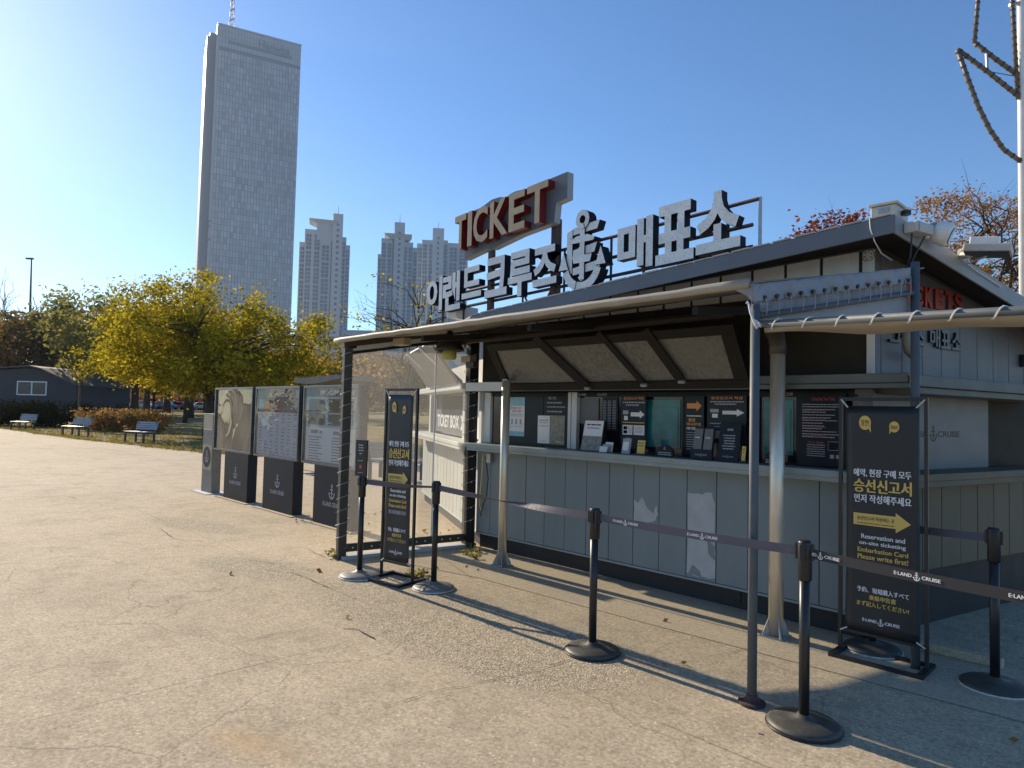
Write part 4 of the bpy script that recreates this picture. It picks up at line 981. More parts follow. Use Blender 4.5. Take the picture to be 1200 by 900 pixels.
mb = MB(); mb.tube([c - ax * .05, c - ax * .03, c + ax * .05, c + ax * .065], [.05, .075, .085, .06], 18); mb.build('housing', K['mast'], rl, smooth=True)
mb = MB(); mb.tube([c + ax * .066, c + ax * .072], .055, 16); mb.build('lens', K['pane'], rl)
q2 = on(FE, 1086, 266, .06); mb = MB(); mb.tube([P3(FE, q2[0], q2[1], .06), P3(FE, (q[0] + q2[0]) / 2, q2[1] + .02, .09), c - ax * .05], .016, 8); mb.build('arm', K['gusset'], rl)
fl = thing('floodlight', 'boxy ivory floodlight tilted down on the side fascia', 'floodlight', (-1.2, 6.0, 2.9))
q = on(FE, 1156, 292, .2); c = P3(FE, q[0], q[1], .2); fr = frame(c, (.985, .1, -.13), (.12, .05, .99))
mb = MB(); mb.fbox(fr, -.13, .15, -.035, .02, -.10, .10); mb.build('housing', K['ivory'], fl, bevel=.01)
mb = MB(); mb.fbox(fr, -.10, .07, .021, .075, -.07, .07); mb.build('ballast', K['mast'], fl, bevel=.008)
mb = MB(); mb.fbox(fr, -.12, .14, -.043, -.036, -.09, .09); mb.build('lens', K['black'], fl)
q2 = on(FE, 1129, 299, .02); mb = MB(); mb.tube([P3(FE, q2[0], q2[1], .0), c + Vector((-.10, 0, -.02))], .028, 10); mb.build('arm', K['ivory'], fl)
mb = MB(); mb.tube([P3(FE, q2[0], q2[1], .0), P3(FE, q2[0], q2[1], .025)], .05, 14); mb.build('wall_flange', K['ivory'], fl)
mb = MB(); mb.tube([c + Vector((0, 0, -.05)), P3(FE, q[0] + .1, q[1] - .06, .03), P3(FE, q[0] + .25, q[1] - .1, .03), P3(FE, q[0] + .6, q[1] - .17, .03)], .006, 5); mb.build('cable', K['rope'], fl)
rb = thing('roof_unit', 'pale box with bent duct lying on the far left end of the roof', 'box', (-6.0, 5.3, 2.6))
for (px0, py0, px1, py1, m) in ((541, 360, 552, 374, 'apt_lite'), (529, 364, 541, 374, 'mast')):
    a, b = wp(px0, py1, 5.3), wp(px1, py0, 5.3); mb = MB(); mb.box(a.x, b.x, 5.22, 5.42, a.z, b.z); mb.build('case', K[m], rb, bevel=.008)

# ------------------------------------------------------------------ barrier stanchions
SG = 'belt barrier stanchions in front of the kiosk'
def stanchion_proto():
    t = thing('barrier_stanchion', 'tmp', 'stanchion', (0, 0, 0), 0, SG)
    mb = MB(); mb.lathe([(.186, .012), (.184, .022), (.165, .034), (.10, .048), (.04, .056), (.034, .07)], (0, 0, 0), 36); mb.build('base', K['basegrey'], t, smooth=True)
    mb = MB(); mb.lathe([(.180, .001), (.189, .003), (.191, .011), (.187, .0135)], (0, 0, 0), 36); mb.build('base_rim', K['black'], t, smooth=True)
    mb = MB(); mb.lathe([(.0265, .06), (.0265, .80)], (0, 0, 0), 18); mb.build('post', K['blackmetal'], t, smooth=True)
    mb = MB(); mb.lathe([(.031, .755), (.036, .762), (.036, .95), (.033, .958), (.030, .962)], (0, 0, 0), 18); mb.build('head', K['black'], t, smooth=True)
    mb = MB()
    for a in range(4):
        fr = frame((0, 0, 0), (math.cos(R_(a * 90 + 8)), math.sin(R_(a * 90 + 8)), 0), (0, 0, 1)); mb.fbox(fr, .030, .047, .865, .945, -.015, .015)
    mb.build('belt_slot', K['black'], t, bevel=.003)
    return t
ST = {}
proto = stanchion_proto()
spec = [('a', 421, 676, 'stanchion with a small sign panel on top beside the vinyl screen', 'whiterim'), ('b', 508, 690, 'stanchion with striped pale base right of the narrow far banner', 'whiterim'),
        ('c', 694, 764, 'middle stanchion standing alone before the peeled wall panels', None), ('d', 942, 852, 'nearest black stanchion with big grey domed base beside the blue pole', None),
        ('e', 1166, 806, 'shaded stanchion with scuffed base rim right of the big banner', 'whiterim'), ('f', 1022, 762, 'stanchion mostly hidden behind the big banner stand', 'whiterim')]
SROOTS = [proto] + [copy_tree(proto) for _ in spec[1:]]
for o, (k, px, py, lab, rim) in zip(SROOTS, spec):
    p = gp(px, py); o.location = p; o['label'] = lab; ST[k] = o; ORIG[o.name] = (p.copy(), 0.)
    for ch in o.children:
        if rim and ch.name.startswith('base_rim'): ch.data = ch.data.copy(); ch.data.materials[0] = K['whiterim']
        elif k in 'ab' and ch.name.startswith('base') and 'rim' not in ch.name: ch.data = ch.data.copy(); ch.data.materials[0] = K['glare_pale_base']
# dark stripes on the second base
mb = MB()
for s in (-.05, .0):
    pts = []
    for r, z in ((.184, .0235), (.165, .0355), (.10, .0495), (.045, .0572)): pts.append((s + r * .25, -r * .97, z))
    for a, b in zip(pts[:-1], pts[1:]): mb.add([a, (a[0] + .022, a[1], a[2]), (b[0] + .022, b[1], b[2]), b], [(0, 1, 2, 3)])
mb.build('tape_stripe', K['black'], ST['b'], local=True)
def belt(k, k2, z0, z1, m, twist=0.0, end=None, sag=.01, name='belt', prints=(), t0=0.0):
    a = ST[k].location.copy(); b = Vector(end) if end else ST[k2].location.copy()
    d = (b - a); d.z = 0; L = d.length; d.normalize(); n = Vector((d.y, -d.x, 0))
    if n.y > 0: n = -n
    a = a + d * .045; L -= .09 if not end else .0
    def P(i, j):
        tw = twist * math.pi * smooth(.05, .95, i) if twist else 0
        z = z0 + (z1 - z0) * i - sag * 4 * i * (1 - i); c = a + d * (L * i); c.z = z
        h = (j - .5) * .050
        return c + Vector((0, 0, 1)) * (h * math.cos(tw)) + n * (h * math.sin(tw))
    mb = MB(); mb.grid(P, 40, 2); o = mb.build(name, m, ST[k])
    s = o.modifiers.new('thickness', 'SOLIDIFY'); s.thickness = .0022
    for t in prints:
        c = P(t, .5); z = c.z; dirv = (P(min(1, t + .02), .5) - P(max(0, t - .02), .5)).normalized()
        fr = (c, dirv, Vector((0, 0, 1)), n)
        logo(fr, 0, 0, .20, .016, K['white'], o, lift=.003)
    return o
belt('a', 'b', .905, .905, K['belt'], twist=.35)
belt('b', 'c', .905, .905, K['belt'], twist=1.0, sag=.012)
belt('c', 'd', .905, .905, K['belt'], prints=(.16, .58))
belt('d', None, .90, .90, K['beltblack'], end=gp(1290, 716, .90), prints=(.035, .42, .80))
belt('f', 'e', .89, .90, K['belt'])
# little sign panel on the first one
p = ST['a'].location; fr = frame(p + Vector((0, -.02, .0)), (.97, .24, 0), (0, 0, 1))
mb = MB(); mb.fbox(fr, -.075, .075, .955, 1.30, -.012, .006); mb.build('sign_panel', K['black'], ST['a'], bevel=.004)
fr2 = (fr[0] + fr[3] * .006, fr[1], fr[2], fr[3])
mb = MB(); mb.fbox(fr2, -.055, .055, .975, 1.28, .0, .001); mb.build('sign_face', K['black'], ST['a'])
lines(fr2, [(-.035, .035, 1.245, .012), (-.03, .03, 1.22, .012), (-.035, .035, 1.195, .010), (-.02, .02, 1.165, .010), (-.035, .03, 1.10, .007), (-.035, .035, .985, .006)], K['greyprint'], ST['a'], lift=.002)
mb = MB(); mb.add([P3(fr2, .018 * math.cos(R_(a)), 1.045 + .02 * math.sin(R_(a)), .002) for a in range(0, 360, 24)], [tuple(range(15))]); mb.build('red_dot', K['redprint'], ST['a'])

# ------------------------------------------------------------------ banner stands
def banner(label, loc, rz, w, h, base_d):
    """local frame: x across, front toward -y"""
    t = thing('banner_stand', label, 'banner stand', loc, rz, 'banner stands with queue notices')
    hw = w / 2; r = .011
    for s in (-1, 1):
        mb = MB(); mb.box(s * hw - r, s * hw + r, -r, r, .03, h); mb.build('upright', K['blackmetal'], t, local=True)
    mb = MB(); mb.box(-hw - r, hw + r, -r - .001, r + .001, h, h + .024); mb.build('top_bar', K['blackmetal'], t, local=True)
    mb = MB(); mb.box(-hw - r, hw + r, -r - .001, r + .001, .15, .168); mb.build('bottom_bar', K['blackmetal'], t, local=True)
    mb = MB()
    for s in (-1, 1): mb.box(s * hw - .02, s * hw + .02, -base_d, base_d * .8, .004, .03)
    mb.box(-hw + .021, hw - .021, -base_d, -base_d + .03, .004, .026); mb.box(-hw + .021, hw - .021, base_d * .8 - .03, base_d * .8, .004, .026)
    mb.build('base_frame', K['blackmetal'], t, local=True)
    cw = w - .075; z0, z1 = .175, h - .035; ch = z1 - z0
    bow = lambda v: -.016 - .03 * max(0, .22 - v) ** 1.5 * 2
    def P(i, j): return ((i - .5) * cw * (1 - .03 * math.sin(math.pi * j)), bow(j) + .008 * math.cos((i - .5) * math.pi) * 0 + .004 * math.sin(i * 7) * (1 - j), z0 + ch * j)
    mb = MB(); mb.grid(P, 10, 24); cl = mb.build('cloth', K['banner'], t, smooth=True, local=True); s = cl.modifiers.new('thickness', 'SOLIDIFY'); s.thickness = .002
    for sx in (-1, 1):
        for (za, zb_) in ((z1 - .01, h + .01), (z0 + .01, .155)):
            mb = MB(); mb.tube([(sx * (cw / 2 - .015), -.022, za), (sx * (hw - .005), -.012, zb_)], .005, 6); mb.build('tie', K['rope'], t, local=True)
    fr = frame((0, -.0225, 0), (1, 0, 0), (0, 0, 1), (0, -1, 0))
    U = lambda a: (a - .5) * cw
    V = lambda b: z1 - b * ch
    T = lambda s, a0, a1, b0, b1, m, bold=.02, heavy=0.: text(s, fr, U(a0), U(a1), V(b1), V(b0), K[m], t, bold=bold, local=True, heavy=heavy)
    for (cu, cv, ru, rv, wd) in ((.28, .075, .085, .032, '잠깐!'), (.68, .09, .068, .024, 'Notice!')):
        mb = MB(); pts = [(U(cu) + cw * ru * math.cos(R_(a)), V(cv) + ch * rv * math.sin(R_(a))) for a in range(0, 360, 18)]
        mb.add([P3(fr, a, b, .0006) for a, b in pts], [tuple(range(20))]); sg = 1 if cu < .5 else -1
        mb.add([P3(fr, U(cu) + sg * cw * ru * .5, V(cv) - ch * rv * .75, .0006), P3(fr, U(cu) + sg * cw * ru * .98, V(cv) - ch * rv * 1.35, .0006), P3(fr, U(cu) + sg * cw * ru * .95, V(cv) - ch * rv * .1, .0006)], [(0, 1, 2)])
        mb.build('speech_bubble', K['yellow'], t, local=True)
        T(wd, cu - ru * .68, cu + ru * .68, cv - rv * .42, cv + rv * .42, 'blackprint', .015)
    T('예약, 현장 구매 모두', .12, .90, .280, .316, 'white', .008, .05)
    T('승선신고서', .12, .90, .325, .385, 'yellow', .010, .055)
    T('먼저 작성해주세요', .13, .90, .393, .430, 'white', .008, .05)
    mb = MB(); b0, bm, b1 = .462, .505, .548
    mb.add([P3(fr, U(a), V(b), .0006) for a, b in ((.12, .530), (.70, .530), (.70, b1), (.90, bm), (.70, b0), (.70, .478), (.12, .478))], [tuple(range(7))]); mb.build('arrow', K['yellow'], t, local=True)
    T('승선신고서 작성하는 곳', .17, .68, .490, .508, 'blackprint', .006, .05)
    lines(fr, [(U(.17), U(.68), V(.522), .005)], K['blackprint'], t, local=True)
    for s, a0, a1, b0, b1, m in (('Reservation and', .23, .82, .568, .588, 'white'), ('on-site ticketing', .20, .83, .598, .620, 'white'), ('Embarkation Card', .18, .86, .628, .648, 'yellow'), ('Please write first!', .18, .86, .657, .679, 'yellow'),
                                 ('预订和现场购买均可', .18, .86, .694, .719, 'greyprint'), ('予約、現場購入すべて', .17, .87, .800, .824, 'white'), ('乗船申告書', .34, .70, .832, .854, 'yellow'), ('まず記入してください!', .17, .87, .862, .884, 'yellow')):
        T(s, a0, a1, b0, b1, m, .006, .05)
    logo(fr, 0, V(.944), cw * .50, ch * .013, K['white'], t, local=True)
    return t
pl, pr_ = gp(446.7, 675.5), gp(483, 684.5)
mid = (pl + pr_) / 2; d = pr_ - pl
banner('narrow dark banner stand between the two far stanchions by the vinyl screen', (mid.x, mid.y, 0), math.atan2(d.y, d.x), d.length, 1.775, .20)
banner('big dark banner stand at the right end of the kiosk with gold headline', (-1.535, 4.965, 0), .02, .525, 1.735, .17)
# low timber block behind the big banner
p = gp(1083, 765); tb = thing('low_kerb_beam', 'pale low beam lying on the ground behind the big banner', 'beam', (p.x + .2, p.y + .02, 0))
mb = MB(); mb.box(p.x - .05, p.x + .44, p.y + .02, p.y + .10, .005, .065); mb.build('beam', K['apron'], tb, bevel=.006)

# ------------------------------------------------------------------ posters on the windows, things on the counter
def rect(fr, x0, y0, x1, y1, off=0.):
    a, b = on(fr, x0, y0, off), on(fr, x1, y1, off); c, d = on(fr, x0, y1, off), on(fr, x1, y0, off)
    return (a[0] + c[0]) / 2, (b[0] + d[0]) / 2, (c[1] + b[1]) / 2, (a[1] + d[1]) / 2
def poster(name, label, cat, fr, r, m, off=.003, th=.003, group='posters and notices on the kiosk windows'):
    u0, u1, v0, v1 = r; c = P3(fr, (u0 + u1) / 2, v0, off)
    t = thing(name, label, cat, tuple(c), 0, group)
    mb = MB(); mb.fbox(fr, u0, u1, v0, v1, off, off + th); mb.build('sheet', K[m], t)
    f2 = (fr[0] + fr[3] * (off + th), fr[1], fr[2], fr[3])
    A = lambda s: u0 + (u1 - u0) * s
    B = lambda s: v1 - (v1 - v0) * s
    Tx = lambda s, a0, a1, b0, b1, mm, bold=.015: text(s, f2, A(a0), A(a1), B(b1), B(b0), K[mm], t, bold=bold)
    Ln = lambda rows, mm: lines(f2, [(A(a0), A(a1), B(b) , h * (v1 - v0)) for a0, a1, b, h in rows], K[mm], t)
    def Pn(a0, a1, b0, b1, mm, nm='panel', l=.0007):
        mb = MB(); mb.add([P3(f2, A(a0), B(b1), l), P3(f2, A(a1), B(b1), l), P3(f2, A(a1), B(b0), l), P3(f2, A(a0), B(b0), l)], [(0, 1, 2, 3)]); return mb.build(nm, K[mm], t)
    def Ar(a0, a1, b, hb, mm):
        mb = MB(); am = a1 - (a1 - a0) * .34
        mb.add([P3(f2, A(x), B(y), .0007) for x, y in ((a0, b + hb * .5), (am, b + hb * .5), (am, b + hb), (a1, b), (am, b - hb), (am, b - hb * .5), (a0, b - hb * .5))], [tuple(range(7))]); return mb.build('arrow', K[mm], t)
    return t, Tx, Ln, Pn, Ar
t, Tx, Ln, Pn, Ar = poster('wall_poster', 'pale blue poster taped to the dark film beside the first steel post', 'poster', FW, rect(FW, 597, 465.5, 615, 511), 'white')
Pn(0, 1, 0, .22, 'bluepaper'); Pn(0, 1, .88, 1, 'bluepaper'); Tx('운항시간', .08, .8, .25, .31, 'redprint'); Tx('안내', .2, .75, .33, .39, 'redprint'); Ln([(.08, .9, .45, .015), (.08, .9, .49, .015), (.1, .9, .76, .015)], 'greyprint')
for a in (.15, .42, .7): Pn(a, a + .12, .56, .70, 'greyprint', 'icon')
t, Tx, Ln, Pn, Ar = poster('notice_sheet', 'white notice sheet next to a grey photo print on the film', 'notice', FW, rect(FW, 630.5, 487, 644.5, 519.5), 'white')
Tx('탑승권 예매', .15, .85, .14, .2, 'blackprint'); Ln([(.15, .85, .27, .03), (.1, .9, .36, .015), (.1, .9, .4, .015)], 'greyprint'); Ln([(.3, .7, .93, .02)], 'greyprint')
t, Tx, Ln, Pn, Ar = poster('photo_print', 'murky grey photo print beside the white notice sheet', 'poster', FW, rect(FW, 645, 487, 662, 521), 'photo'); Ln([(.4, .8, .93, .05)], 'yellow')
t, Tx, Ln, Pn, Ar = poster('film_text_panel', 'dark film panel with faint white text above the photo print', 'notice', FW, rect(FW, 640, 462, 666, 485), 'slate', off=.0005, th=.001); Tx('매표 안내', .1, .45, .1, .28, 'greyprint'); Ln([(.05, .75, .47, .07), (.05, .9, .68, .06), (.05, .75, .92, .07)], 'greyprint')
def dirposter(label, r, arrow2):
    t, Tx, Ln, Pn, Ar = poster('direction_poster', label, 'poster', FW, r, 'slate', off=.032)
    Tx('승선신고서 작성', .1, .9, .03, .09, 'orange', .02); Ln([(.08, .95, .15, .025), (.2, .75, .2, .025)], 'greyprint')
    Ar(.4, .95, .36, .075, 'white'); Pn(.08, .3, .29, .36, 'greyprint'); Pn(.13, .28, .39, .47, 'white'); return t, Tx, Ln, Pn, Ar
t, Tx, Ln, Pn, Ar = dirposter('dark poster with white arrow over two small white sheets', rect(FW, 728, 463, 757, 526, .03), 0)
Ln([(.08, .95, .52, .015), (.08, .9, .57, .012)], 'yellow'); Pn(.08, .48, .46 + .10, .74, 'white'); Pn(.53, .95, .46 + .10, .74, 'white'); Pn(.22, .42, .80, .93, 'greyprint')
mb_rows = [(.58, .9, .60 + .025 * i, .008) for i in range(5)]; Ln(mb_rows, 'blackprint'); Pn(.11, .27, .585, .645, 'blackprint', 'photo'); Pn(.11, .27, .66, .72, 'redside', 'photo'); Ln([(.3, .45, .60 + .025 * i, .008) for i in range(5)], 'blackprint')
t, Tx, Ln, Pn, Ar = poster('arrow_poster', 'narrow dark poster with a big orange arrow', 'poster', FW, rect(FW, 803, 464, 825, 533, .03), 'slate', off=.032)
Ar(.1, .88, .17, .09, 'orange'); Ln([(.1, .88, .35, .018)], 'white'); Tx('발권', .2, .55, .38, .44, 'orange', .03); Tx('하시려면', .1, .85, .455, .51, 'orange', .03); Tx('여기로', .1, .6, .53, .58, 'white', .03); Ln([(.1, .9, .63 + .04 * i, .012) for i in range(8)], 'greyprint')
t, Tx, Ln, Pn, Ar = dirposter('wide dark poster with orange heading and white arrow above the leaflet stand', rect(FW, 829, 463, 875, 520, .03), 1)
Ln([(.08, .9, .60, .02), (.2, .85, .66, .015)], 'greyprint'); Pn(.16, .35, .74, .9, 'greyprint')
t, Tx, Ln, Pn, Ar = poster('price_board', 'tall dark price board with red heading beside the big banner', 'notice board', FW, rect(FW, 935, 461, 992, 546, .03), 'navy', off=.032)
Tx('Cruise Deal Tour Ticket', .3, .78, .05, .10, 'redprint', .01); Ln([(.1, .88, .16 + .032 * i, .012) for i in range(2)] + [(.1, random.uniform(.5, .92), .23 + .038 * i, .012) for i in range(11)], 'greyprint'); Ln([(.1, .6, .245 + .115 * i, .010) for i in range(4)], 'redprint'); Tx('CCTV 작동중', .22, .55, .665, .70, 'redprint', .01)
Ln([(.2, .58, .72 + .03 * i, .01) for i in range(6)], 'greyprint'); Pn(.64, .92, .66, .78, 'greyprint', 'box_print'); Pn(.645, .915, .665, .775, 'navy', 'box_print', .0012); Ln([(.67, .89, .70, .012), (.67, .85, .73, .012), (.67, .8, .76, .012)], 'greyprint'); Pn(.68, .76, .84, .89, 'greyprint', 'icon'); Pn(.80, .87, .84, .89, 'greyprint', 'icon')
FC = FRONT(5.17)
def slab(fr, u0, u1, v0, v1, lean, th, m, name, par):
    o, u, v, n = fr; mb = MB()
    lo = [o + u * a + v * v0 + n * b for a, b in ((u0, 0), (u1, 0), (u1, -th), (u0, -th))]; hi = [o + u * a + v * v1 + n * (b - lean) for a, b in ((u0, 0), (u1, 0), (u1, -th), (u0, -th))]
    mb.hexa(lo, hi); return mb.build(name, K[m], par, bevel=.0015)
def lean_frame(fr, v0, v1, lean):
    o, u, v, n = fr; vv = (v * (v1 - v0) - n * lean); L = vv.length; vv = vv / L
    return (o + v * v0 + n * .0008, u, vv, u.cross(vv)), L
ZC = 1.238
r = rect(FC, 680, 492, 704, 526); t = thing('table_sign', 'black easel sign with white sheet over a grey photo on the counter', 'sign', ((r[0] + r[1]) / 2, 5.15, ZC), 0, 'signs standing on the kiosk counter')
slab(FC, r[0], r[1], ZC, r[3], .07, .012, 'black', 'board', t); lf, L = lean_frame(FC, ZC, r[3], .07)
mb = MB(); mb.fbox(lf, r[0] + .008, r[1] - .008, L * .48, L - .008, 0.0, .001); mb.build('white_sheet', K['white'], t); mb = MB(); mb.fbox(lf, r[0] + .008, r[1] - .008, .008, L * .475, 0.0, .001); mb.build('photo', K['photo'], t)
lf2 = (lf[0] + lf[3] * .001, lf[1], lf[2], lf[3]); lines(lf2, [(r[0] + .04, r[1] - .04, L * .82, .014), (r[0] + .05, r[1] - .05, L * .72, .008)], K['blackprint'], t)
mb = MB(); c = P3(FC, (r[0] + r[1]) / 2, ZC); mb.hexa([(r[1] - .012, 5.171, ZC), (r[1] - .004, 5.171, ZC), (r[1] - .004, 5.30, ZC), (r[1] - .012, 5.30, ZC)], [(r[1] - .012, 5.235, r[3]), (r[1] - .004, 5.235, r[3]), (r[1] - .004, 5.25, r[3]), (r[1] - .012, 5.25, r[3])]); mb.build('side_stay', K['black'], t)
r = rect(FC, 704, 516, 716, 529); t = thing('card_holder', 'small clear holder of white cards beside the easel sign', 'card holder', ((r[0] + r[1]) / 2, 5.15, ZC))
for i in range(3): slab((FC[0] - Vector((0, .03 * (1 - i), 0)), FC[1], FC[2], FC[3]), r[0] + .01 * i, r[1] - .03 + .01 * i, ZC, ZC + .055 + .02 * i, .02, .006, ('white', 'greyprint', 'white')[i], 'card', t)
r = rect(FC, 728, 514, 738, 530); t = thing('small_stand', 'small grey card stand under the white arrow poster', 'card stand', ((r[0] + r[1]) / 2, 5.17, ZC)); slab(FC, r[0], r[1], ZC, r[3], .03, .004, 'greyprint', 'card', t); slab((FC[0] + Vector((0, -.004, 0)), FC[1], FC[2], FC[3]), r[0] + .015, r[1] - .015, ZC + .03, r[3] - .03, .018, .001, 'white', 'print', t)
for px0, px1, py0, py1, lab in ((746, 755, 516, 528, 'little yellow card on a clear base left of the teal window'), (868.5, 873, 523, 536, 'little yellow card right of the leaning dark sign')):
    r = rect(FC, px0, py0, px1, py1); t = thing('yellow_card', lab, 'card', ((r[0] + r[1]) / 2, 5.17, ZC), 0, 'small yellow cards on the counter'); slab(FC, r[0], r[1], ZC + .012, r[3], .02, .004, 'yellow', 'card', t); mb = MB(); mb.box(r[0] - .01, r[1] + .01, 5.165, 5.21, ZC, ZC + .011); mb.build('base', K['basegrey'], t)
    lf, L = lean_frame(FC, ZC + .012, r[3], .02); lines(lf, [(r[0] + .01, r[1] - .01, L * .75, .008), (r[0] + .01, r[1] - .015, L * .55, .008)], K['blackprint'], t)
for px0, px1, lab in ((769, 789, 'low rounded black nameplate below the teal window'), (896, 910, 'black nameplate half hidden behind the second steel post')):
    r = rect(FC, px0, 521, px1, 536); t = thing('nameplate', lab, 'nameplate', ((r[0] + r[1]) / 2, 5.17, ZC), 0, 'black nameplates on the counter'); w = (r[1] - r[0]) / 2; c = (r[0] + r[1]) / 2
    pts = [(c - w, ZC), (c + w, ZC)] + [(c + w * math.cos(R_(a)), ZC + .03 + .07 * math.sin(R_(a))) for a in range(0, 181, 20)]
    mb = MB(); mb.prism(FC, pts, -.02, 0); mb.build('plate', K['navy'], t); anchor(FC, c, ZC + .075, .03, K['greyprint'], t); lines(FC, [(c - w * .75, c + w * .75, ZC + .03, .009), (c - w * .8, c + w * .8, ZC + .012, .009)], K['greyprint'], t)
r = rect(FC, 811, 501, 835, 538); t = thing('leaflet_rack', 'clear leaflet rack holding two stacks of grey leaflets on the counter', 'leaflet rack', ((r[0] + r[1]) / 2, 5.17, ZC))
slab(FC, r[0], r[1], ZC, r[3], .05, .006, 'slate', 'back_plate', t); f2 = (FC[0] + Vector((0, -.02, 0)), FC[1], FC[2], FC[3]); m = (r[0] + r[1]) / 2
for a, b in ((r[0] + .008, m - .008), (m + .008, r[1] - .008)):
    slab((FC[0] + Vector((0, -.008, 0)), FC[1], FC[2], FC[3]), a, b, ZC + .06, r[3] - .01, .04, .01, 'side_grey', 'leaflet', t); lf, L = lean_frame((FC[0] + Vector((0, -.011, 0)), FC[1], FC[2], FC[3]), ZC + .06, r[3] - .01, .04); lines(lf, [(a + .015, b - .015, L * .6, .008)], K['white'], t)
slab(f2, r[0] - .003, r[1] + .003, ZC, ZC + .085, .005, .004, 'boardfoot', 'front_plate', t); logo((f2[0], f2[1], f2[2], f2[3]), m, ZC + .04, .11, .012, K['greyprint'], t, lift=.002)
r = rect(FC, 840, 496, 865, 540); t = thing('leaning_sign', 'dark navy notice leaning on the counter behind the blue pole', 'sign', ((r[0] + r[1]) / 2, 5.17, ZC), 0, 'signs standing on the kiosk counter'); slab(FC, r[0], r[1], ZC, r[3], .06, .012, 'boardfoot', 'board', t); lf, L = lean_frame(FC, ZC, r[3], .06)
text('승선 안내', lf, r[0] + .07, r[1] - .07, L * .80, L * .86, K['white'], t, bold=.02); lines(lf, [(r[0] + .035 + random.uniform(0, .02), r[1] - .035 - random.uniform(0, .02), L * (.66 - .07 * i), .009) for i in range(6)], K['greyprint'], t); logo(lf, (r[0] + r[1]) / 2, L * .12, .10, .010, K['greyprint'], t)

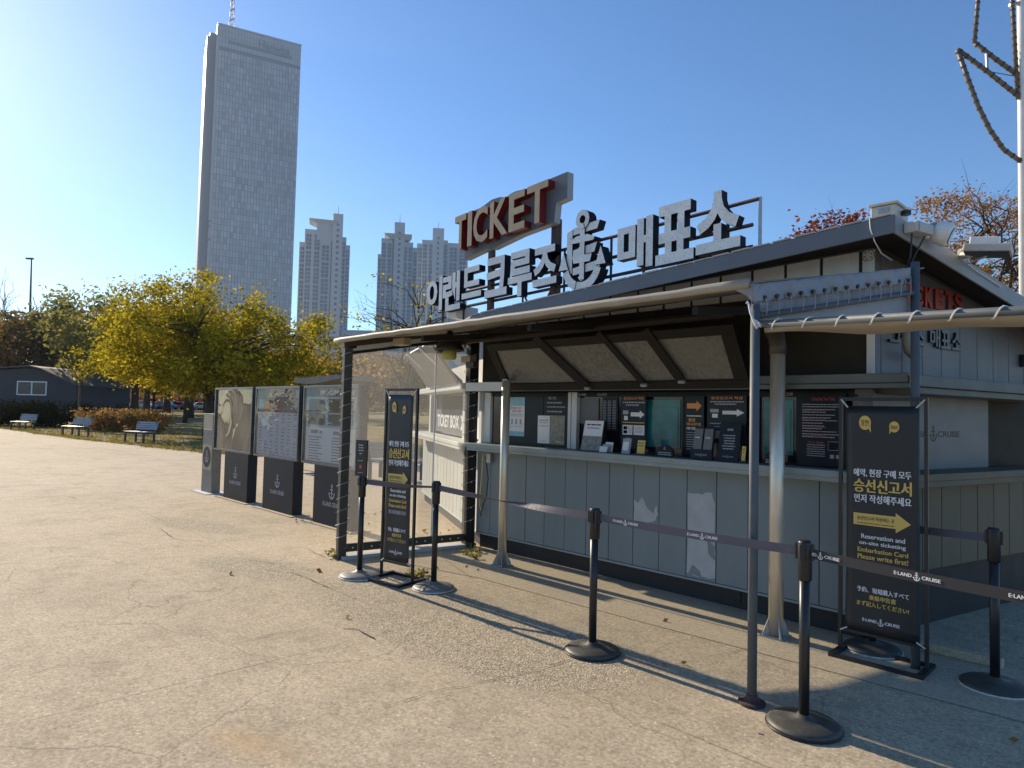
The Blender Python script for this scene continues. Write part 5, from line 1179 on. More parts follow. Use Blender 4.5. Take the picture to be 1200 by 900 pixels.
# ------------------------------------------------------------------ notice boards on the plaza
FBd = FRONT(4.62)
bd = [(-12.44, -10.84, -11.93, -10.95, 'notice board with blank warped reflective cover, farthest left of three'), (-10.71, -9.21, -10.36, -9.34, 'notice board with a pale timetable under glossy cover in the middle'), (-9.08, -7.60, -8.72, -7.7, 'notice board with pale blue poster nearest the vinyl screen post')]
for i, (x0, x1, f0, f1, lab) in enumerate(bd):
    t = thing('notice_board', lab, 'notice board', ((x0 + x1) / 2, 4.7, 0), 0, 'notice boards in a row on the plaza')
    z0, z1 = .81, 1.905
    mb = MB(); mb.box(f0, f1, 4.62, 4.78, .004, z0 - .005); mb.build('foot', K['boardfoot'], t, bevel=.006)
    mb = MB(); mb.box(f0 - .22, f1 + .1, 4.55, 4.86, .002, .012); mb.build('foot_plate', K['concrete'], t)
    mb = MB(); mb.box(x0, x1, 4.64, 4.76, z0, z1); mb.build('case', K['boardframe'], t, bevel=.006)
    mb = MB()
    for (a, b, c, d) in ((x0 - .004, x1 + .004, z1 - .03, z1 + .004), (x0 - .004, x1 + .004, z0 - .004, z0 + .03), (x0 - .004, x0 + .03, z0 + .031, z1 - .031), (x1 - .03, x1 + .004, z0 + .031, z1 - .031)): mb.box(a, b, 4.60, 4.639, c, d)
    mb.build('frame', K['boardedge_lit'], t, bevel=.003)
    fr = FRONT(4.618); cx = (f0 + f1) / 2
    anchor(fr, cx, .47, .20, K['greyprint'], t); text('E·LAND CRUISE', fr, cx - .23, cx + .23, .27, .33, K['greyprint'], t, bold=.02)
    fs = FRONT(4.634); A = lambda s: x0 + (x1 - x0) * s
    B = lambda s: z1 - (z1 - z0) * s
    def Pn(a0, a1, b0, b1, m, nm, l): 
        mb = MB(); mb.add([P3(fs, A(a0), B(b1), l), P3(fs, A(a1), B(b1), l), P3(fs, A(a1), B(b0), l), P3(fs, A(a0), B(b0), l)], [(0, 1, 2, 3)]); mb.build(nm, K[m], t)
    if i == 0:
        mb = MB(); mb.grid(lambda a, b: (x0 + .03 + (x1 - x0 - .06) * a, 4.628 - .012 * math.sin(a * 5 + b * 4) * math.sin(math.pi * a), z0 + .03 + (z1 - z0 - .06) * b), 24, 20); mb.build('warped_cover', K['warped'], t, smooth=True)
    elif i == 1:
        Pn(.03, .97, .03, .97, 'sheet', 'timetable', .001); Pn(.03, .97, .03, .36, 'signback', 'header', .002); Pn(.06, .18, .18, .34, 'bluepaper', 'photo', .003); Pn(.19, .30, .20, .36, 'orange', 'photo', .003); Pn(.42, .54, .18, .36, 'redside', 'photo', .003); Pn(.70, .80, .2, .36, 'fascia', 'photo', .003); Pn(.80, .95, .22, .34, 'panel', 'photo', .003)
        text('CRUISE PROGRAM', fs, A(.28), A(.70), B(.145), B(.085), K['white'], t, bold=.02, lift=.003); Pn(.89, .94, .06, .15, 'greyprint', 'icon', .003)
        lines(fs, [(A(.08 + .13 * c), A(.15 + .13 * c), B(.40 + .048 * r), .012) for c in range(7) for r in range(12) if random.random() < .8], K['signback'], t, lift=.003)
        mb = MB()
        for r in range(13): mb.add([P3(fs, A(.05), B(.37 + .048 * r) - .001, .0025), P3(fs, A(.95), B(.37 + .048 * r) - .001, .0025), P3(fs, A(.95), B(.37 + .048 * r) + .001, .0025), P3(fs, A(.05), B(.37 + .048 * r) + .001, .0025)], [(0, 1, 2, 3)])
        mb.build('ruled_line', K['side_grey'], t)
    else:
        Pn(.03, .97, .03, .97, 'sheet2', 'poster', .001); Pn(.03, .97, .03, .14, 'fascia', 'header', .002); text('PREMIUM CRUISE', fs, A(.3), A(.92), B(.125), B(.06), K['white'], t, bold=.02, lift=.003)
        for a, b, m in ((.08, .36, 'side_grey'), (.08, .36, 'sheet'), (.45, .85, 'panel_tan'), (.45, .85, 'sheet')): pass
        Pn(.08, .40, .17, .33, 'panel', 'photo', .003); Pn(.08, .40, .35, .50, 'side_grey', 'photo', .003); Pn(.46, .90, .17, .34, 'panel_tan', 'photo', .003); Pn(.46, .90, .36, .50, 'side_grey', 'photo', .003); Pn(.04, .96, .53, .96, 'white', 'text_area', .003)
        Pn(.14, .36, .57, .61, 'greyprint', 'heading', .004); Pn(.56, .78, .57, .61, 'greyprint', 'heading', .004)
        lines(fs, [(A(a), A(a + random.uniform(.15, .3)), B(.66 + .035 * r), .011) for a in (.10, .54) for r in range(9)], K['fascia'], t, lift=.004)
    if i:
        mb = MB(); mb.grid(lambda a, b: (x0 + .03 + (x1 - x0 - .06) * a, 4.612 - .008 * math.sin(a * 6 + b * 3), z0 + .03 + (z1 - z0 - .06) * b), 16, 12); mb.build('clear_cover', K['cover'], t, smooth=True)
t = thing('pylon_sign', 'slim stone pylon with round dark emblem at the far end of the boards', 'sign', (-12.75, 4.7, 0))
mb = MB(); mb.box(-12.99, -12.50, 4.62, 4.78, .012, 1.44); mb.build('slab', K['pylon'], t, bevel=.006); mb = MB(); mb.box(-13.15, -12.4, 4.5, 4.9, .002, .012); mb.build('foot_plate', K['apt_lite'], t)
mb = MB(); mb.box(-12.97, -12.52, 4.612, 4.619, 1.14, 1.42); mb.build('top_plate', K['pylon_light'], t); mb = MB(); mb.box(-12.97, -12.52, 4.612, 4.619, .42, .87); mb.build('lower_plate', K['pylon_light'], t)
fr = FRONT(4.611); mb = MB(); mb.add([P3(fr, -12.745 + .19 * math.cos(R_(a)), .65 + .19 * math.sin(R_(a)), 0) for a in range(0, 360, 12)], [tuple(range(30))]); mb.build('round_emblem', K['boardfoot'], t); anchor(fr, -12.745, .66, .22, K['greyprint'], t, lift=.002)
mb = MB(); mb.add([P3(fr, -12.95, 1.148, .001), P3(fr, -12.53, 1.148, .001), P3(fr, -12.53, 1.156, .001), P3(fr, -12.95, 1.156, .001)], [(0, 1, 2, 3)]); mb.build('white_line', K['white'], t)

# ------------------------------------------------------------------ benches
def bench_proto(w=1.25):
    """sits facing -y"""
    t = thing('park_bench', 'tmp', 'bench', (0, 0, 0), 0, 'park benches along the edge of the plaza')
    for i in range(5):
        mb = MB(); y = -.25 + i * .105; mb.box(-w / 2, w / 2, y, y + .09, .42, .455); mb.build('seat_slat', K['bench_wood'], t, local=True, bevel=.006)
    for i in range(4):
        z = .52 + i * .085; y = .27 + i * .022; mb = MB(); mb.hexa([(-w / 2, y, z), (w / 2, y, z), (w / 2, y + .03, z), (-w / 2, y + .03, z)], [(-w / 2, y + .018, z + .07), (w / 2, y + .018, z + .07), (w / 2, y + .048, z + .07), (-w / 2, y + .048, z + .07)]); mb.build('back_slat', K['bench_wood'], t, local=True)
    for x in (-w / 2 + .08, w / 2 - .08):
        for y in (-.22, .24):
            mb = MB(); mb.box(x - .035, x + .035, y - .03, y + .03, 0, .415); mb.build('leg', K['bench_metal'], t, local=True)
        mb = MB(); mb.box(x - .03, x + .03, -.25, .27, .385, .414); mb.build('seat_bearer', K['bench_metal'], t, local=True); mb = MB(); mb.hexa([(x - .03, .26, .415), (x + .03, .26, .415), (x + .03, .30, .415), (x - .03, .30, .415)], [(x - .03, .355, .88), (x + .03, .355, .88), (x + .03, .39, .88), (x - .03, .39, .88)]); mb.build('back_bracket', K['bench_metal'], t, local=True)
    return t
b0 = bench_proto()
bs = [(26, 504, 'bench in front of the dark shed, farthest left of the benches'), (88, 511, 'bench beside the thin sapling and the hedge end'), (163, 519, 'bench in front of the rusty shrubs, nearest the boards')]
for i, (px, py, lab) in enumerate(bs):
    o = b0 if i == 0 else copy_tree(b0); p = gp(px, py); o.location = (p.x, p.y, .012); o['label'] = lab; o.rotation_euler.z = R_((27, 24, 21)[i])
o = copy_tree(b0); o.location = (-12.95, 8.9, 0); o.rotation_euler.z = R_(205); o['label'] = 'bench seen through the clear vinyl windbreak'
o = copy_tree(b0); o.location = (-15.6, 8.2, 0); o.rotation_euler.z = R_(200); o['label'] = 'bench partly hidden behind the middle notice board'
sh = thing('shelter_roof', 'thin curved shelter roof on one post behind the notice boards', 'shelter', (-22.5, 11.2, 0))
a = hp(345, 443.5, 23); b = hp(397, 441, 21.5); d = (b - a); back = Vector((-d.y, d.x, 0)).normalized() * 1.6
mb = MB(); N = 10; vs = []
for i in range(N + 1):
    q = a.lerp(b, i / N); z = q.z - .04 + .06 * i / N; th = .10 + .09 * math.sin(math.pi * min(1, i / N * 1.1)) * .9
    for e in (0, 1): vs += [(q.x + back.x * e, q.y + back.y * e, z + .04), (q.x + back.x * e, q.y + back.y * e, z - th)]
fs_ = []
for i in range(N):
    k = i * 4; fs_ += [(k, k + 4, k + 6, k + 2), (k + 1, k + 3, k + 7, k + 5), (k, k + 1, k + 5, k + 4), (k + 2, k + 6, k + 7, k + 3)]
mb.add(vs, fs_ + [(0, 2, 3, 1), (N * 4, N * 4 + 1, N * 4 + 3, N * 4 + 2)]); mb.build('roof', K['pylon'], sh)
m = a.lerp(b, .55) + back * .5; mb = MB(); mb.box(m.x - .12, m.x + .12, m.y - .12, m.y + .12, 0, m.z - .05); mb.build('post', K['pylon'], sh)

# ------------------------------------------------------------------ vegetation
def leaf_mesh(name, pts, size, m, droop=.3):
    n = len(pts); a = rng.normal(size=(n, 3)); a[:, 2] *= .6; a /= np.linalg.norm(a, axis=1)[:, None]
    b = rng.normal(size=(n, 3)); b -= a * (a * b).sum(1)[:, None]; b /= np.linalg.norm(b, axis=1)[:, None]
    s = size * rng.uniform(.55, 1.35, n)[:, None]
    V = np.empty((n, 4, 3)); V[:, 0] = pts - a * s * .5; V[:, 1] = pts + b * s * .32; V[:, 2] = pts + a * s * .5; V[:, 3] = pts - b * s * .32
    me = bpy.data.meshes.new(name); me.vertices.add(4 * n); me.loops.add(4 * n); me.polygons.add(n)
    me.vertices.foreach_set('co', V.reshape(-1).astype(np.float32)); me.loops.foreach_set('vertex_index', np.arange(4 * n, dtype=np.int32))
    me.polygons.foreach_set('loop_start', np.arange(0, 4 * n, 4, dtype=np.int32)); me.materials.append(m); me.update(calc_edges=True); return me
def clumps(c, r, k, inner=.35, flat=0.0):
    d = rng.normal(size=(k, 3)); d /= np.linalg.norm(d, axis=1)[:, None]
    q = np.where(rng.random(k) < inner, rng.uniform(.25, .75, k), rng.uniform(.72, 1.04, k))[:, None]
    p = d * q * np.array(r); p[:, 2] = np.where(p[:, 2] < 0, p[:, 2] * (1 - flat), p[:, 2]); return np.array(c) + p
def tree(label, name, x, y, z, parts, m, n, size, tr, fork, group=None, cat='tree', cr=.75, limbs=26, bark='bark', lean=(0, 0), bare=0.0):
    """parts: list of (centre offset, radii, clump count)"""
    t = thing(name, label, cat, (x, y, z), 0, group); P = []
    for c, r, k in parts: P.append(clumps(c, r, k))
    C_ = np.concatenate(P); w = rng.gamma(1.6, size=len(C_)); w /= w.sum()
    if n:
        idx = rng.choice(len(C_), n, p=w); rr = cr * rng.uniform(.55, 1.2, len(C_))[idx]
        g = rng.normal(size=(n, 3)) * rr[:, None] * np.array([.62, .62, .42]); L = C_[idx] + g; L = L[L[:, 2] > .3]
        link_mesh('crown', leaf_mesh('crown', L, size, m), t); ORIG[t.name] = (Vector((x, y, z)), 0)
    f = Vector((lean[0], lean[1], fork)); mb = MB(); mb.tube([(0, 0, -.1), (f.x * .15, f.y * .15, fork * .35), (f.x * .6, f.y * .6, fork * .72), f], [tr * 1.35, tr, tr * .9, tr * .8], 9); mb.build('trunk', K[bark], t, smooth=True, local=True)
    mb = MB(); order = rng.permutation(len(C_))[:limbs]
    mains = []
    for i, k in enumerate(order):
        e = Vector(C_[k]); 
        if i < 7 or not mains: s0 = f - Vector((0, 0, random.uniform(0, .25) * fork)); r0 = tr * random.uniform(.42, .62)
        else:
            mn = min(mains, key=lambda q: (q[1] - e).length); s0 = mn[0].lerp(mn[1], random.uniform(.35, .75)); r0 = tr * .24
        mid = s0.lerp(e, .5) + Vector((random.gauss(0, .1), random.gauss(0, .1), .12)) * (e - s0).length
        if i < 7: mains.append((mid, e))
        q1 = s0.lerp(mid, .5) + Vector((random.gauss(0, .03), random.gauss(0, .03), .03)) * (e - s0).length
        mb.tube([s0, q1, mid, mid.lerp(e, .55) + Vector((random.gauss(0, .04), random.gauss(0, .04), random.gauss(.02, .04))) * (e - s0).length, e], [r0, r0 * .8, r0 * .55, r0 * .32, r0 * .1], 5)
        if bare:
            for _ in range(int(bare)):
                s1 = mid.lerp(e, random.uniform(0, .9)); e1 = s1 + (e - s0).normalized() * random.uniform(.4, 1.1) * cr * 1.8 + Vector((random.gauss(0, .5), random.gauss(0, .5), random.uniform(0, .7))) * cr
                mb.tube([s1, s1.lerp(e1, .5) + Vector((0, 0, .06)), e1], [r0 * .25, r0 * .16, r0 * .05], 4, cap=False)
    mb.build('limbs', K[bark], t, smooth=True, local=True); return t
def at(px, dist): 
    p = hp(px, 470, dist); return p.x, p.y, lawn_z(p.x, p.y)
# the big yellowing tree and its neighbours on the lawn
TG = 'autumn trees on the lawn'
x, y, z = at(247, 38)
R0 = Vector((CX[0], 0, 0))
ex = Vector((RW[0, 0], RW[1, 0], 0)).normalized(); ey = Vector((-ex.y, ex.x, 0))   # across / away
def off(a, b, h): v = ex * a + ey * b; return (v.x, v.y, h)
tree('biggest tree, wide yellow-green crown spreading behind the notice boards', 'broad_tree', x, y, z,
     [(off(-.7, 0, 5.5), (4.1, 4.0, 2.95), 200), (off(3.4, 0, 4.5), (3.2, 3.3, 2.2), 90), (off(-2.6, .3, 4.3), (2.0, 2.8, 2.1), 70), (off(.8, -.5, 3.3), (4.8, 3.4, 1.2), 90)], L_yel, 46000, .17, .28, 2.0, TG, limbs=75, cr=.66)
x, y, z = at(172, 54)
tree('yellow-green tree left of the biggest one, low crown over the shrubs', 'broad_tree', x, y, z, [(off(-.3, 0, 6.6), (2.3, 3.2, 2.9), 90), (off(-.2, 0, 4.3), (2.4, 3.0, 1.4), 50)], L_yel, 17000, .19, .24, 2.6, TG, limbs=40, cr=.7)
x, y, z = at(93, 46)
tree('slim young sapling with sparse yellow leaves by the hedge end', 'young_tree', x, y, z, [(off(.3, 0, 3.9), (.9, .9, 1.1), 14)], L_yel, 700, .18, .07, 3.0, TG, limbs=12, cr=.5, bark='bark_light')
for px, d, lab in ((127, 84, 'dark double-stemmed trunk tree behind the rusty shrubs'), (158, 88, 'straight dark trunk tree in front of the parked cars'), (222, 76, 'stout dark trunk tree on the lawn left of the pylon'), (196, 100, 'leaning slender tree at the far edge of the lawn')):
    x, y, z = at(px, d); tree(lab, 'lawn_tree', x, y, z, [(off(0, 0, 8.2), (5.2, 5, 3.4), 70)], L_olv, 5200, .42, .42, 4.0, TG, limbs=18, cr=1.2)
BGT = 'trees along the far side of the park'
for px, d, top, rx, m, lab in ((108, 76, 12.6, 4.3, L_grn, 'dull green tree with airy top left of the yellow trees'), (80, 90, 10.2, 4.0, L_brn, 'reddish brown tree right of the shed gable'), (66, 92, 13.0, 2.6, L_grn, 'small green tree poking over the bridge railing'), (40, 94, 10.5, 5.4, L_brn, 'brown tree behind the shed roof'),
                              (8, 92, 11, 5.0, L_olv, 'olive tree at the far left behind the shed'), (-40, 90, 10.0, 5.0, L_brn, 'brown tree beyond the left edge by the bridge'), (300, 110, 10, 6, L_olv, 'olive tree far behind the middle notice board'), (345, 100, 9.5, 5.5, L_brn, 'russet tree behind the right side of the big crown'),
                              (392, 84, 7.0, 4.2, L_org, 'orange tree between the shelter roof and the screen post'), (430, 70, 7.6, 4.5, L_olv, 'olive tree seen blurred through the vinyl'), (470, 62, 7.0, 4.4, L_brn, 'brown tree seen blurred through the vinyl'), (515, 60, 7.4, 4.2, L_olv, 'olive tree behind the kiosk corner'),
                              (240, 120, 10, 6, L_brn, 'brown tree far behind the biggest tree'), (180, 125, 9.5, 6, L_org, 'orange-brown tree beyond the parked cars'), (560, 66, 7, 4, L_brn, 'brown tree hidden behind the kiosk windows')):
    x, y, z = at(px, d); tree(lab, 'park_tree', x, y, z, [(off(0, 0, top * .62), (rx, rx, top * .36), 60)], m, 4200, .16 + d * .0032, .2, top * .3, BGT, limbs=24, cr=.9 + d * .004)
for px, d, top, rx, lab in ((474, 26, hp(474, 325, 26).z, 2.6, 'nearly bare tree with a few yellow leaves behind the rooftop letters'), (10, 100, 17.5, 3.4, 'bare tree rising above the bridge at the far left'), (218, 60, 10.6, 3.6, 'bare tall branches rising out of the big yellow crown')):
    x, y, z = at(px, d); k = 420 if px == 474 else 0
    tree(lab, 'bare_tree', x, y, z, [(off(0, 0, top * .70), (rx, rx, top * .28), 46)], L_yel, k, .13, .10 + d * .0008, top * .3, 'bare trees', limbs=46, cr=.35 + d * .004, bare=4, bark='bark_light' if px == 10 else 'bark')
# right of the kiosk
for px, d, top, rx, m, lab, n in ((1158, 24, hp(1150, 212, 24).z, 2.3, L_org, 'orange-brown autumn tree rising behind the right end of the roof', 15000), (1222, 30, hp(1200, 270, 30).z, 2.6, L_yel, 'yellowish tree behind the mast at the right edge', 5000)):
    x, y, z = at(px, d); tree(lab, 'autumn_tree', x, y, 0, [(off(-.3, 0, top * .68), (rx, rx, top * .32), 130)], m, n, .085, .13, top * .35, 'autumn trees behind the kiosk', limbs=70, cr=.42, bare=2)
for px, d, top, rx, lab, n in ((941, 24, hp(941, 258, 24).z, .55, 'dark red leaf tips over the roof edge, left clump', 260), (963, 24, hp(963, 252, 24).z, .6, 'dark red leaf tips over the roof edge, middle clump', 420), (990, 24, hp(990, 244, 24).z, .8, 'red bushy treetop showing over the roof edge', 900)):
    x, y, z = at(px, d); tree(lab, 'red_tree', x, y, 0, [(off(0, 0, top - 1.0), (rx, rx, 1.0), 22)], L_red, n, .15, .10, top * .4, 'red treetops over the roof', limbs=16, cr=.4, bare=1)
fw = []
for _ in range(9000):
    a = R_(random.uniform(-8, 62)); r = random.uniform(215, 300); hgt = 7 + 3.0 * math.sin(a * 31) + 2 * math.sin(a * 83 + 1); fw.append((-r * math.cos(a), r * math.sin(a), .3 + hgt * random.random() ** .8))
tag(link_mesh('distant_woods', leaf_mesh('distant_woods', np.array(fw), 2.6, L_olv)), 'brown autumn woods closing the park far behind the car park', 'woods', kind='stuff')
# hedge and shrubs
def shrub(label, name, px, d, w, h, m, n, size, group, dep=1.2):
    x, y, z = at(px, d); t = thing(name, label, 'shrub', (x, y, z), 0, group); k = max(8, int(w * 9)); c = np.stack([rng.uniform(-w / 2, w / 2, k), rng.uniform(-dep / 2, dep / 2, k), rng.uniform(.15, h * .85, k) * np.ones(k)], 1)
    idx = rng.integers(0, k, n); L = c[idx] + rng.normal(size=(n, 3)) * np.array([.22, .22, .18]); L[:, 2] = np.clip(L[:, 2], .02, h * 1.08)
    L = np.stack([L[:, 0] * ex.x + L[:, 1] * ey.x, L[:, 0] * ex.y + L[:, 1] * ey.y, L[:, 2]], 1)
    link_mesh('foliage', leaf_mesh('foliage', L, size, m), t)
    mb = MB()
    for i in range(9):
        j = random.randrange(k); q = c[j]; p = ex * float(q[0]) + ey * float(q[1]); mb.tube([(p.x * .8, p.y * .8, 0), (p.x, p.y, float(q[2]))], [.02, .008], 4)
    mb.build('stems', K['bark'], t, local=True)['kind'] = 'stuff'; return t
shrub('long dark clipped hedge in front of the shed', 'hedge', 30, 50, 11.5, 1.45, L_hdg, 16000, .16, None, 1.6)
for px, d, w, m, lab in ((118, 44, 2.1, L_brn, 'rusty brown shrub next to the hedge end'), (141, 43, 2.2, L_brn, 'brown shrub in the middle of the low shrub row'), (160, 42, 1.7, L_olv, 'yellowish shrub behind the third bench'), (180, 41.5, 1.9, L_org, 'orange shrub at the right end of the low row')):
    shrub(lab, 'shrub', px, d, w, 1.15, m, 2600, .13, 'low autumn shrubs behind the benches')
for px, d, w, lab in ((150, 140, 7, 'red azalea hedge beyond the parked white van'), (195, 142, 8, 'red azalea hedge beyond the blue car'), (250, 145, 9, 'red azalea hedge far behind the pylon')):
    shrub(lab, 'azalea_hedge', px, d, w, 2.4, L_red, 1800, .5, 'red hedges beyond the car park', 2)
# tufts of grass and fallen leaves
G = []; 
for _ in range(26000):
    i = random.random() * (len(EJ) - 1); a = EJ[int(i)]; r = math.hypot(*a); k = 1 + (random.random() ** 2.2) * 26 / r; x, y = a[0] * k + random.gauss(0, .12), a[1] * k + random.gauss(0, .12)
    G.append((x, y, lawn_z(x, y)))
G = np.array(G); n = len(G); h = rng.uniform(.03, .085, n)[:, None]; dr = rng.normal(size=(n, 2)); s = rng.normal(size=(n, 2)) * .02
V = np.empty((n, 3, 3)); V[:, 0] = G; V[:, 0, :2] += s; V[:, 1] = G; V[:, 1, :2] -= s; V[:, 2] = G; V[:, 2, :2] += dr * .025; V[:, 2, 2] += h[:, 0]
me = bpy.data.meshes.new('grass'); me.from_pydata(V.reshape(-1, 3).tolist(), [], [(3 * i, 3 * i + 1, 3 * i + 2) for i in range(n)]); me.materials.append(L_grs)
tag(link_mesh('grass', me), 'short dry grass along the edge of the lawn', 'grass', kind='stuff')
LV_ = []
for _ in range(1500):
    a = random.choice(EJ); r = math.hypot(*a); k = 1 + random.uniform(-.04, .5); x, y = a[0] * k + random.gauss(0, .3), a[1] * k + random.gauss(0, .3); LV_.append((x, y, lawn_z(x, y) + .06 if k > 1 else .02))
for _ in range(16):
    x, y = random.uniform(-7, 1), random.uniform(2.4, 5.2); LV_.append((x, y, .016))
for _ in range(60): LV_.append((random.uniform(-9, -6.4), random.uniform(4.4, 5.9), .02))
me = leaf_mesh('fallen_leaves', np.array(LV_), .05, L_lit)
tag(link_mesh('fallen_leaves', me), 'scattered dry fallen leaves on lawn and plaza', 'leaves', kind='stuff')
wd = []
for px, py in ((392, 655), (388, 650), (490, 678), (484, 676), (495, 674), (550, 642), (546, 650), (556, 655), (560, 648)):
    p = gp(px, py)
    for _ in range(26): wd.append((p.x + random.gauss(0, .035), p.y + random.gauss(0, .03), random.uniform(.012, .06)))
tag(link_mesh('weeds', leaf_mesh('weeds', np.array(wd), .045, L_grn)), 'small weeds growing at the foot of screen and banner', 'weeds', kind='stuff')

# ------------------------------------------------------------------ shed, bridge, cars
x, y, z = at(20, 70); sd = thing('shed', 'dark grey gabled shed with a small white window behind the hedge', 'shed', (x, y, z))
Fsd = frame((x, y, z), ex, (0, 0, 1)); k = 70 / F * 1.08
mb = MB(); mb.prism(Fsd, [(-7, 0), (4.85, 0), (4.85, 2.75), (2.0, 3.95), (1.1, 4.15), (-1.5, 3.95), (-7, 3.2)], -8, 0); mb.build('wall', K['shed'], sd)
mb = MB(); rp = [(5.1, 2.72), (2.0, 4.05), (1.1, 4.24), (-1.5, 4.04), (-7.2, 3.28)]
for a, b in zip(rp[:-1], rp[1:]):
    o_, u_, v_, n_ = Fsd; P = lambda p, d, h: o_ + u_ * p[0] + v_ * (p[1] + h) + n_ * d
    mb.hexa([P(b, .35, 0), P(a, .35, 0), P(a, -8.2, 0), P(b, -8.2, 0)], [P(b, .35, .12), P(a, .35, .12), P(a, -8.2, .12), P(b, -8.2, .12)])
mb.build('roof', K['shed_roof'], sd)
wn = MB(); 
for a, b, c, d in ((-.05, 2.45, 2.95, 3.04), (-.05, 2.45, 1.86, 1.95), (-.05, .04, 1.951, 2.949), (2.36, 2.45, 1.951, 2.949), (1.15, 1.25, 1.951, 2.949)): wn.fbox(Fsd, a, b, c, d, .0, .06)
w_ = wn.build('window', K['white'], sd); mb = MB(); mb.fbox(Fsd, .041, 1.149, 1.951, 2.949, .0, .02); mb.fbox(Fsd, 1.251, 2.359, 1.951, 2.949, 0., .02); mb.build('pane', K['pane'], w_)
br = thing('road_bridge', 'brown road bridge with railing crossing behind the trees at far left', 'bridge', hp(0, 372, 125))
a = hp(-160, 368, 132); b = hp(95, 379, 124); d = (b - a).normalized(); 
fr = frame(a, (d.x, d.y, d.z), (0, 0, 1)); L = (b - a).length
mb = MB(); mb.fbox(fr, 0, L, -2.1, 0, -9, 0); mb.build('deck', K['bridge'], br)
for h in (.55, 1.15): mb = MB(); mb.fbox(fr, 0, L, h, h + .14, -.25, -.1); mb.build('rail', K['bridge_rail'], br)
for i in range(int(L / 2.4)):
    mb = MB(); mb.fbox(fr, i * 2.4, i * 2.4 + .14, 0, 1.15, -.27, -.08); mb.build('rail_post', K['bridge_rail'], br)
for u in (5, L * .55):
    mb = MB(); mb.fbox(fr, u, u + 2, -a.z, -2.1, -6, -3); mb.build('pier', K['bridge'], br)
p = hp(35, 372, 126); q = hp(37, 303, 126); lp = thing('street_lamp', 'tall thin street lamp standing on the bridge', 'street lamp', tuple(p))
mb = MB(); mb.tube([p, p.lerp(q, .5), q], [.17, .13, .09], 8); mb.build('pole', K['bridge'], lp); mb = MB(); fr = frame(q, ex, (0, 0, 1)); mb.fbox(fr, -.8, .25, -.12, .1, -.2, .2); mb.build('lamp_head', K['bridge'], lp)
CG = 'vehicles parked beyond the lawn'
def car(label, px, d, col, kind='car', rz=0.):
    x, y, z = at(px, d); z += .03; t = thing('parked_' + kind, label, kind, (x, y, z), math.atan2(ex.y, ex.x) + rz, CG)
    cm = mat('car_paint', col, .25, .1, var=.02)
    if kind == 'van': prof = [(-2.3, .35), (2.3, .35), (2.3, 1.0), (1.95, 1.15), (1.45, 1.95), (-2.2, 2.0), (-2.3, 1.8)]; win = [(1.35, 1.8), (1.75, 1.2), (.6, 1.2), (.6, 1.8)]; w2 = None
    else: prof = [(-2.15, .35), (2.15, .35), (2.2, .75), (1.2, .95), (.55, 1.45), (-1.2, 1.48), (-1.9, 1.0), (-2.2, .92)]; win = [(.95, .97), (.45, 1.38), (-.25, 1.40), (-.25, .97)]; w2 = [(-.32, .97), (-.32, 1.40), (-1.15, 1.41), (-1.7, .99)]
    fr = frame((0, 0, 0), (1, 0, 0), (0, 0, 1)); mb = MB(); mb.prism(fr, prof, -.85, .85); mb.build('body', cm, t, local=True, bevel=.08)
    for w in (win, w2):
        if w:
            for s in (-1, 1): mb = MB(); mb.prism(frame((0, -s * .852, 0), (1, 0, 0), (0, 0, 1)), w, -.002, .004); mb.build('window', K['carglass'], t, local=True)
    for wx in (-1.35, 1.35):
        for s in (-1, 1):
            mb = MB(); mb.tube([(wx, s * .70, .33), (wx, s * .88, .33)], .33, 16); o = mb.build('wheel', K['tyre'], t, local=True); mb = MB(); mb.tube([(wx, s * .881, .33), (wx, s * .89, .33)], .19, 12); mb.build('rim', K['rim'], o, local=True)
    for s in (-1, 1): mb = MB(); mb.box(2.19, 2.26, s * .6 - .16, s * .6 + .16, .66, .80); mb.build('headlight', K['lightlens'], t, local=True)
for a in ((120, 128, (.62, .63, .62), 'van', 'white van between two dark trunks'), (168, 134, (.5, .6, .66), 'car', 'pale blue car right of the straight trunk'), (195, 134, (.10, .22, .42), 'car', 'blue car partly hidden by a trunk'), (212, 135, (.45, .1, .05), 'car', 'red car sliver beside the blue one'), (222, 137, (.08, .08, .09), 'car', 'black car behind the stout trunk'), (146, 136, (.06, .06, .065), 'van', 'dark van left of the pale blue car'), (242, 134, (.6, .61, .62), 'car', 'white car just left of the notice boards'), (102, 132, (.42, .44, .47), 'car', 'silver car behind the sapling')):
    car(a[4], a[0], a[1], a[2], a[3])
p = at(88, 124); bf = thing('blue_fence', 'low blue tarpaulin fence behind the sapling', 'fence', p); fr = frame(p, ex, (0, 0, 1))
mb = MB(); mb.fbox(fr, -3, 4, .3, 1.4, -.05, .05); mb.build('tarpaulin', mat('blue_tarp', (.12, .2, .5), .6), bf)
for u in (-3, -.7, 1.6, 3.9): mb = MB(); mb.fbox(fr, u - .05, u + .05, 0, 1.45, -.12, -.051); mb.build('post', K['gusset'], bf)

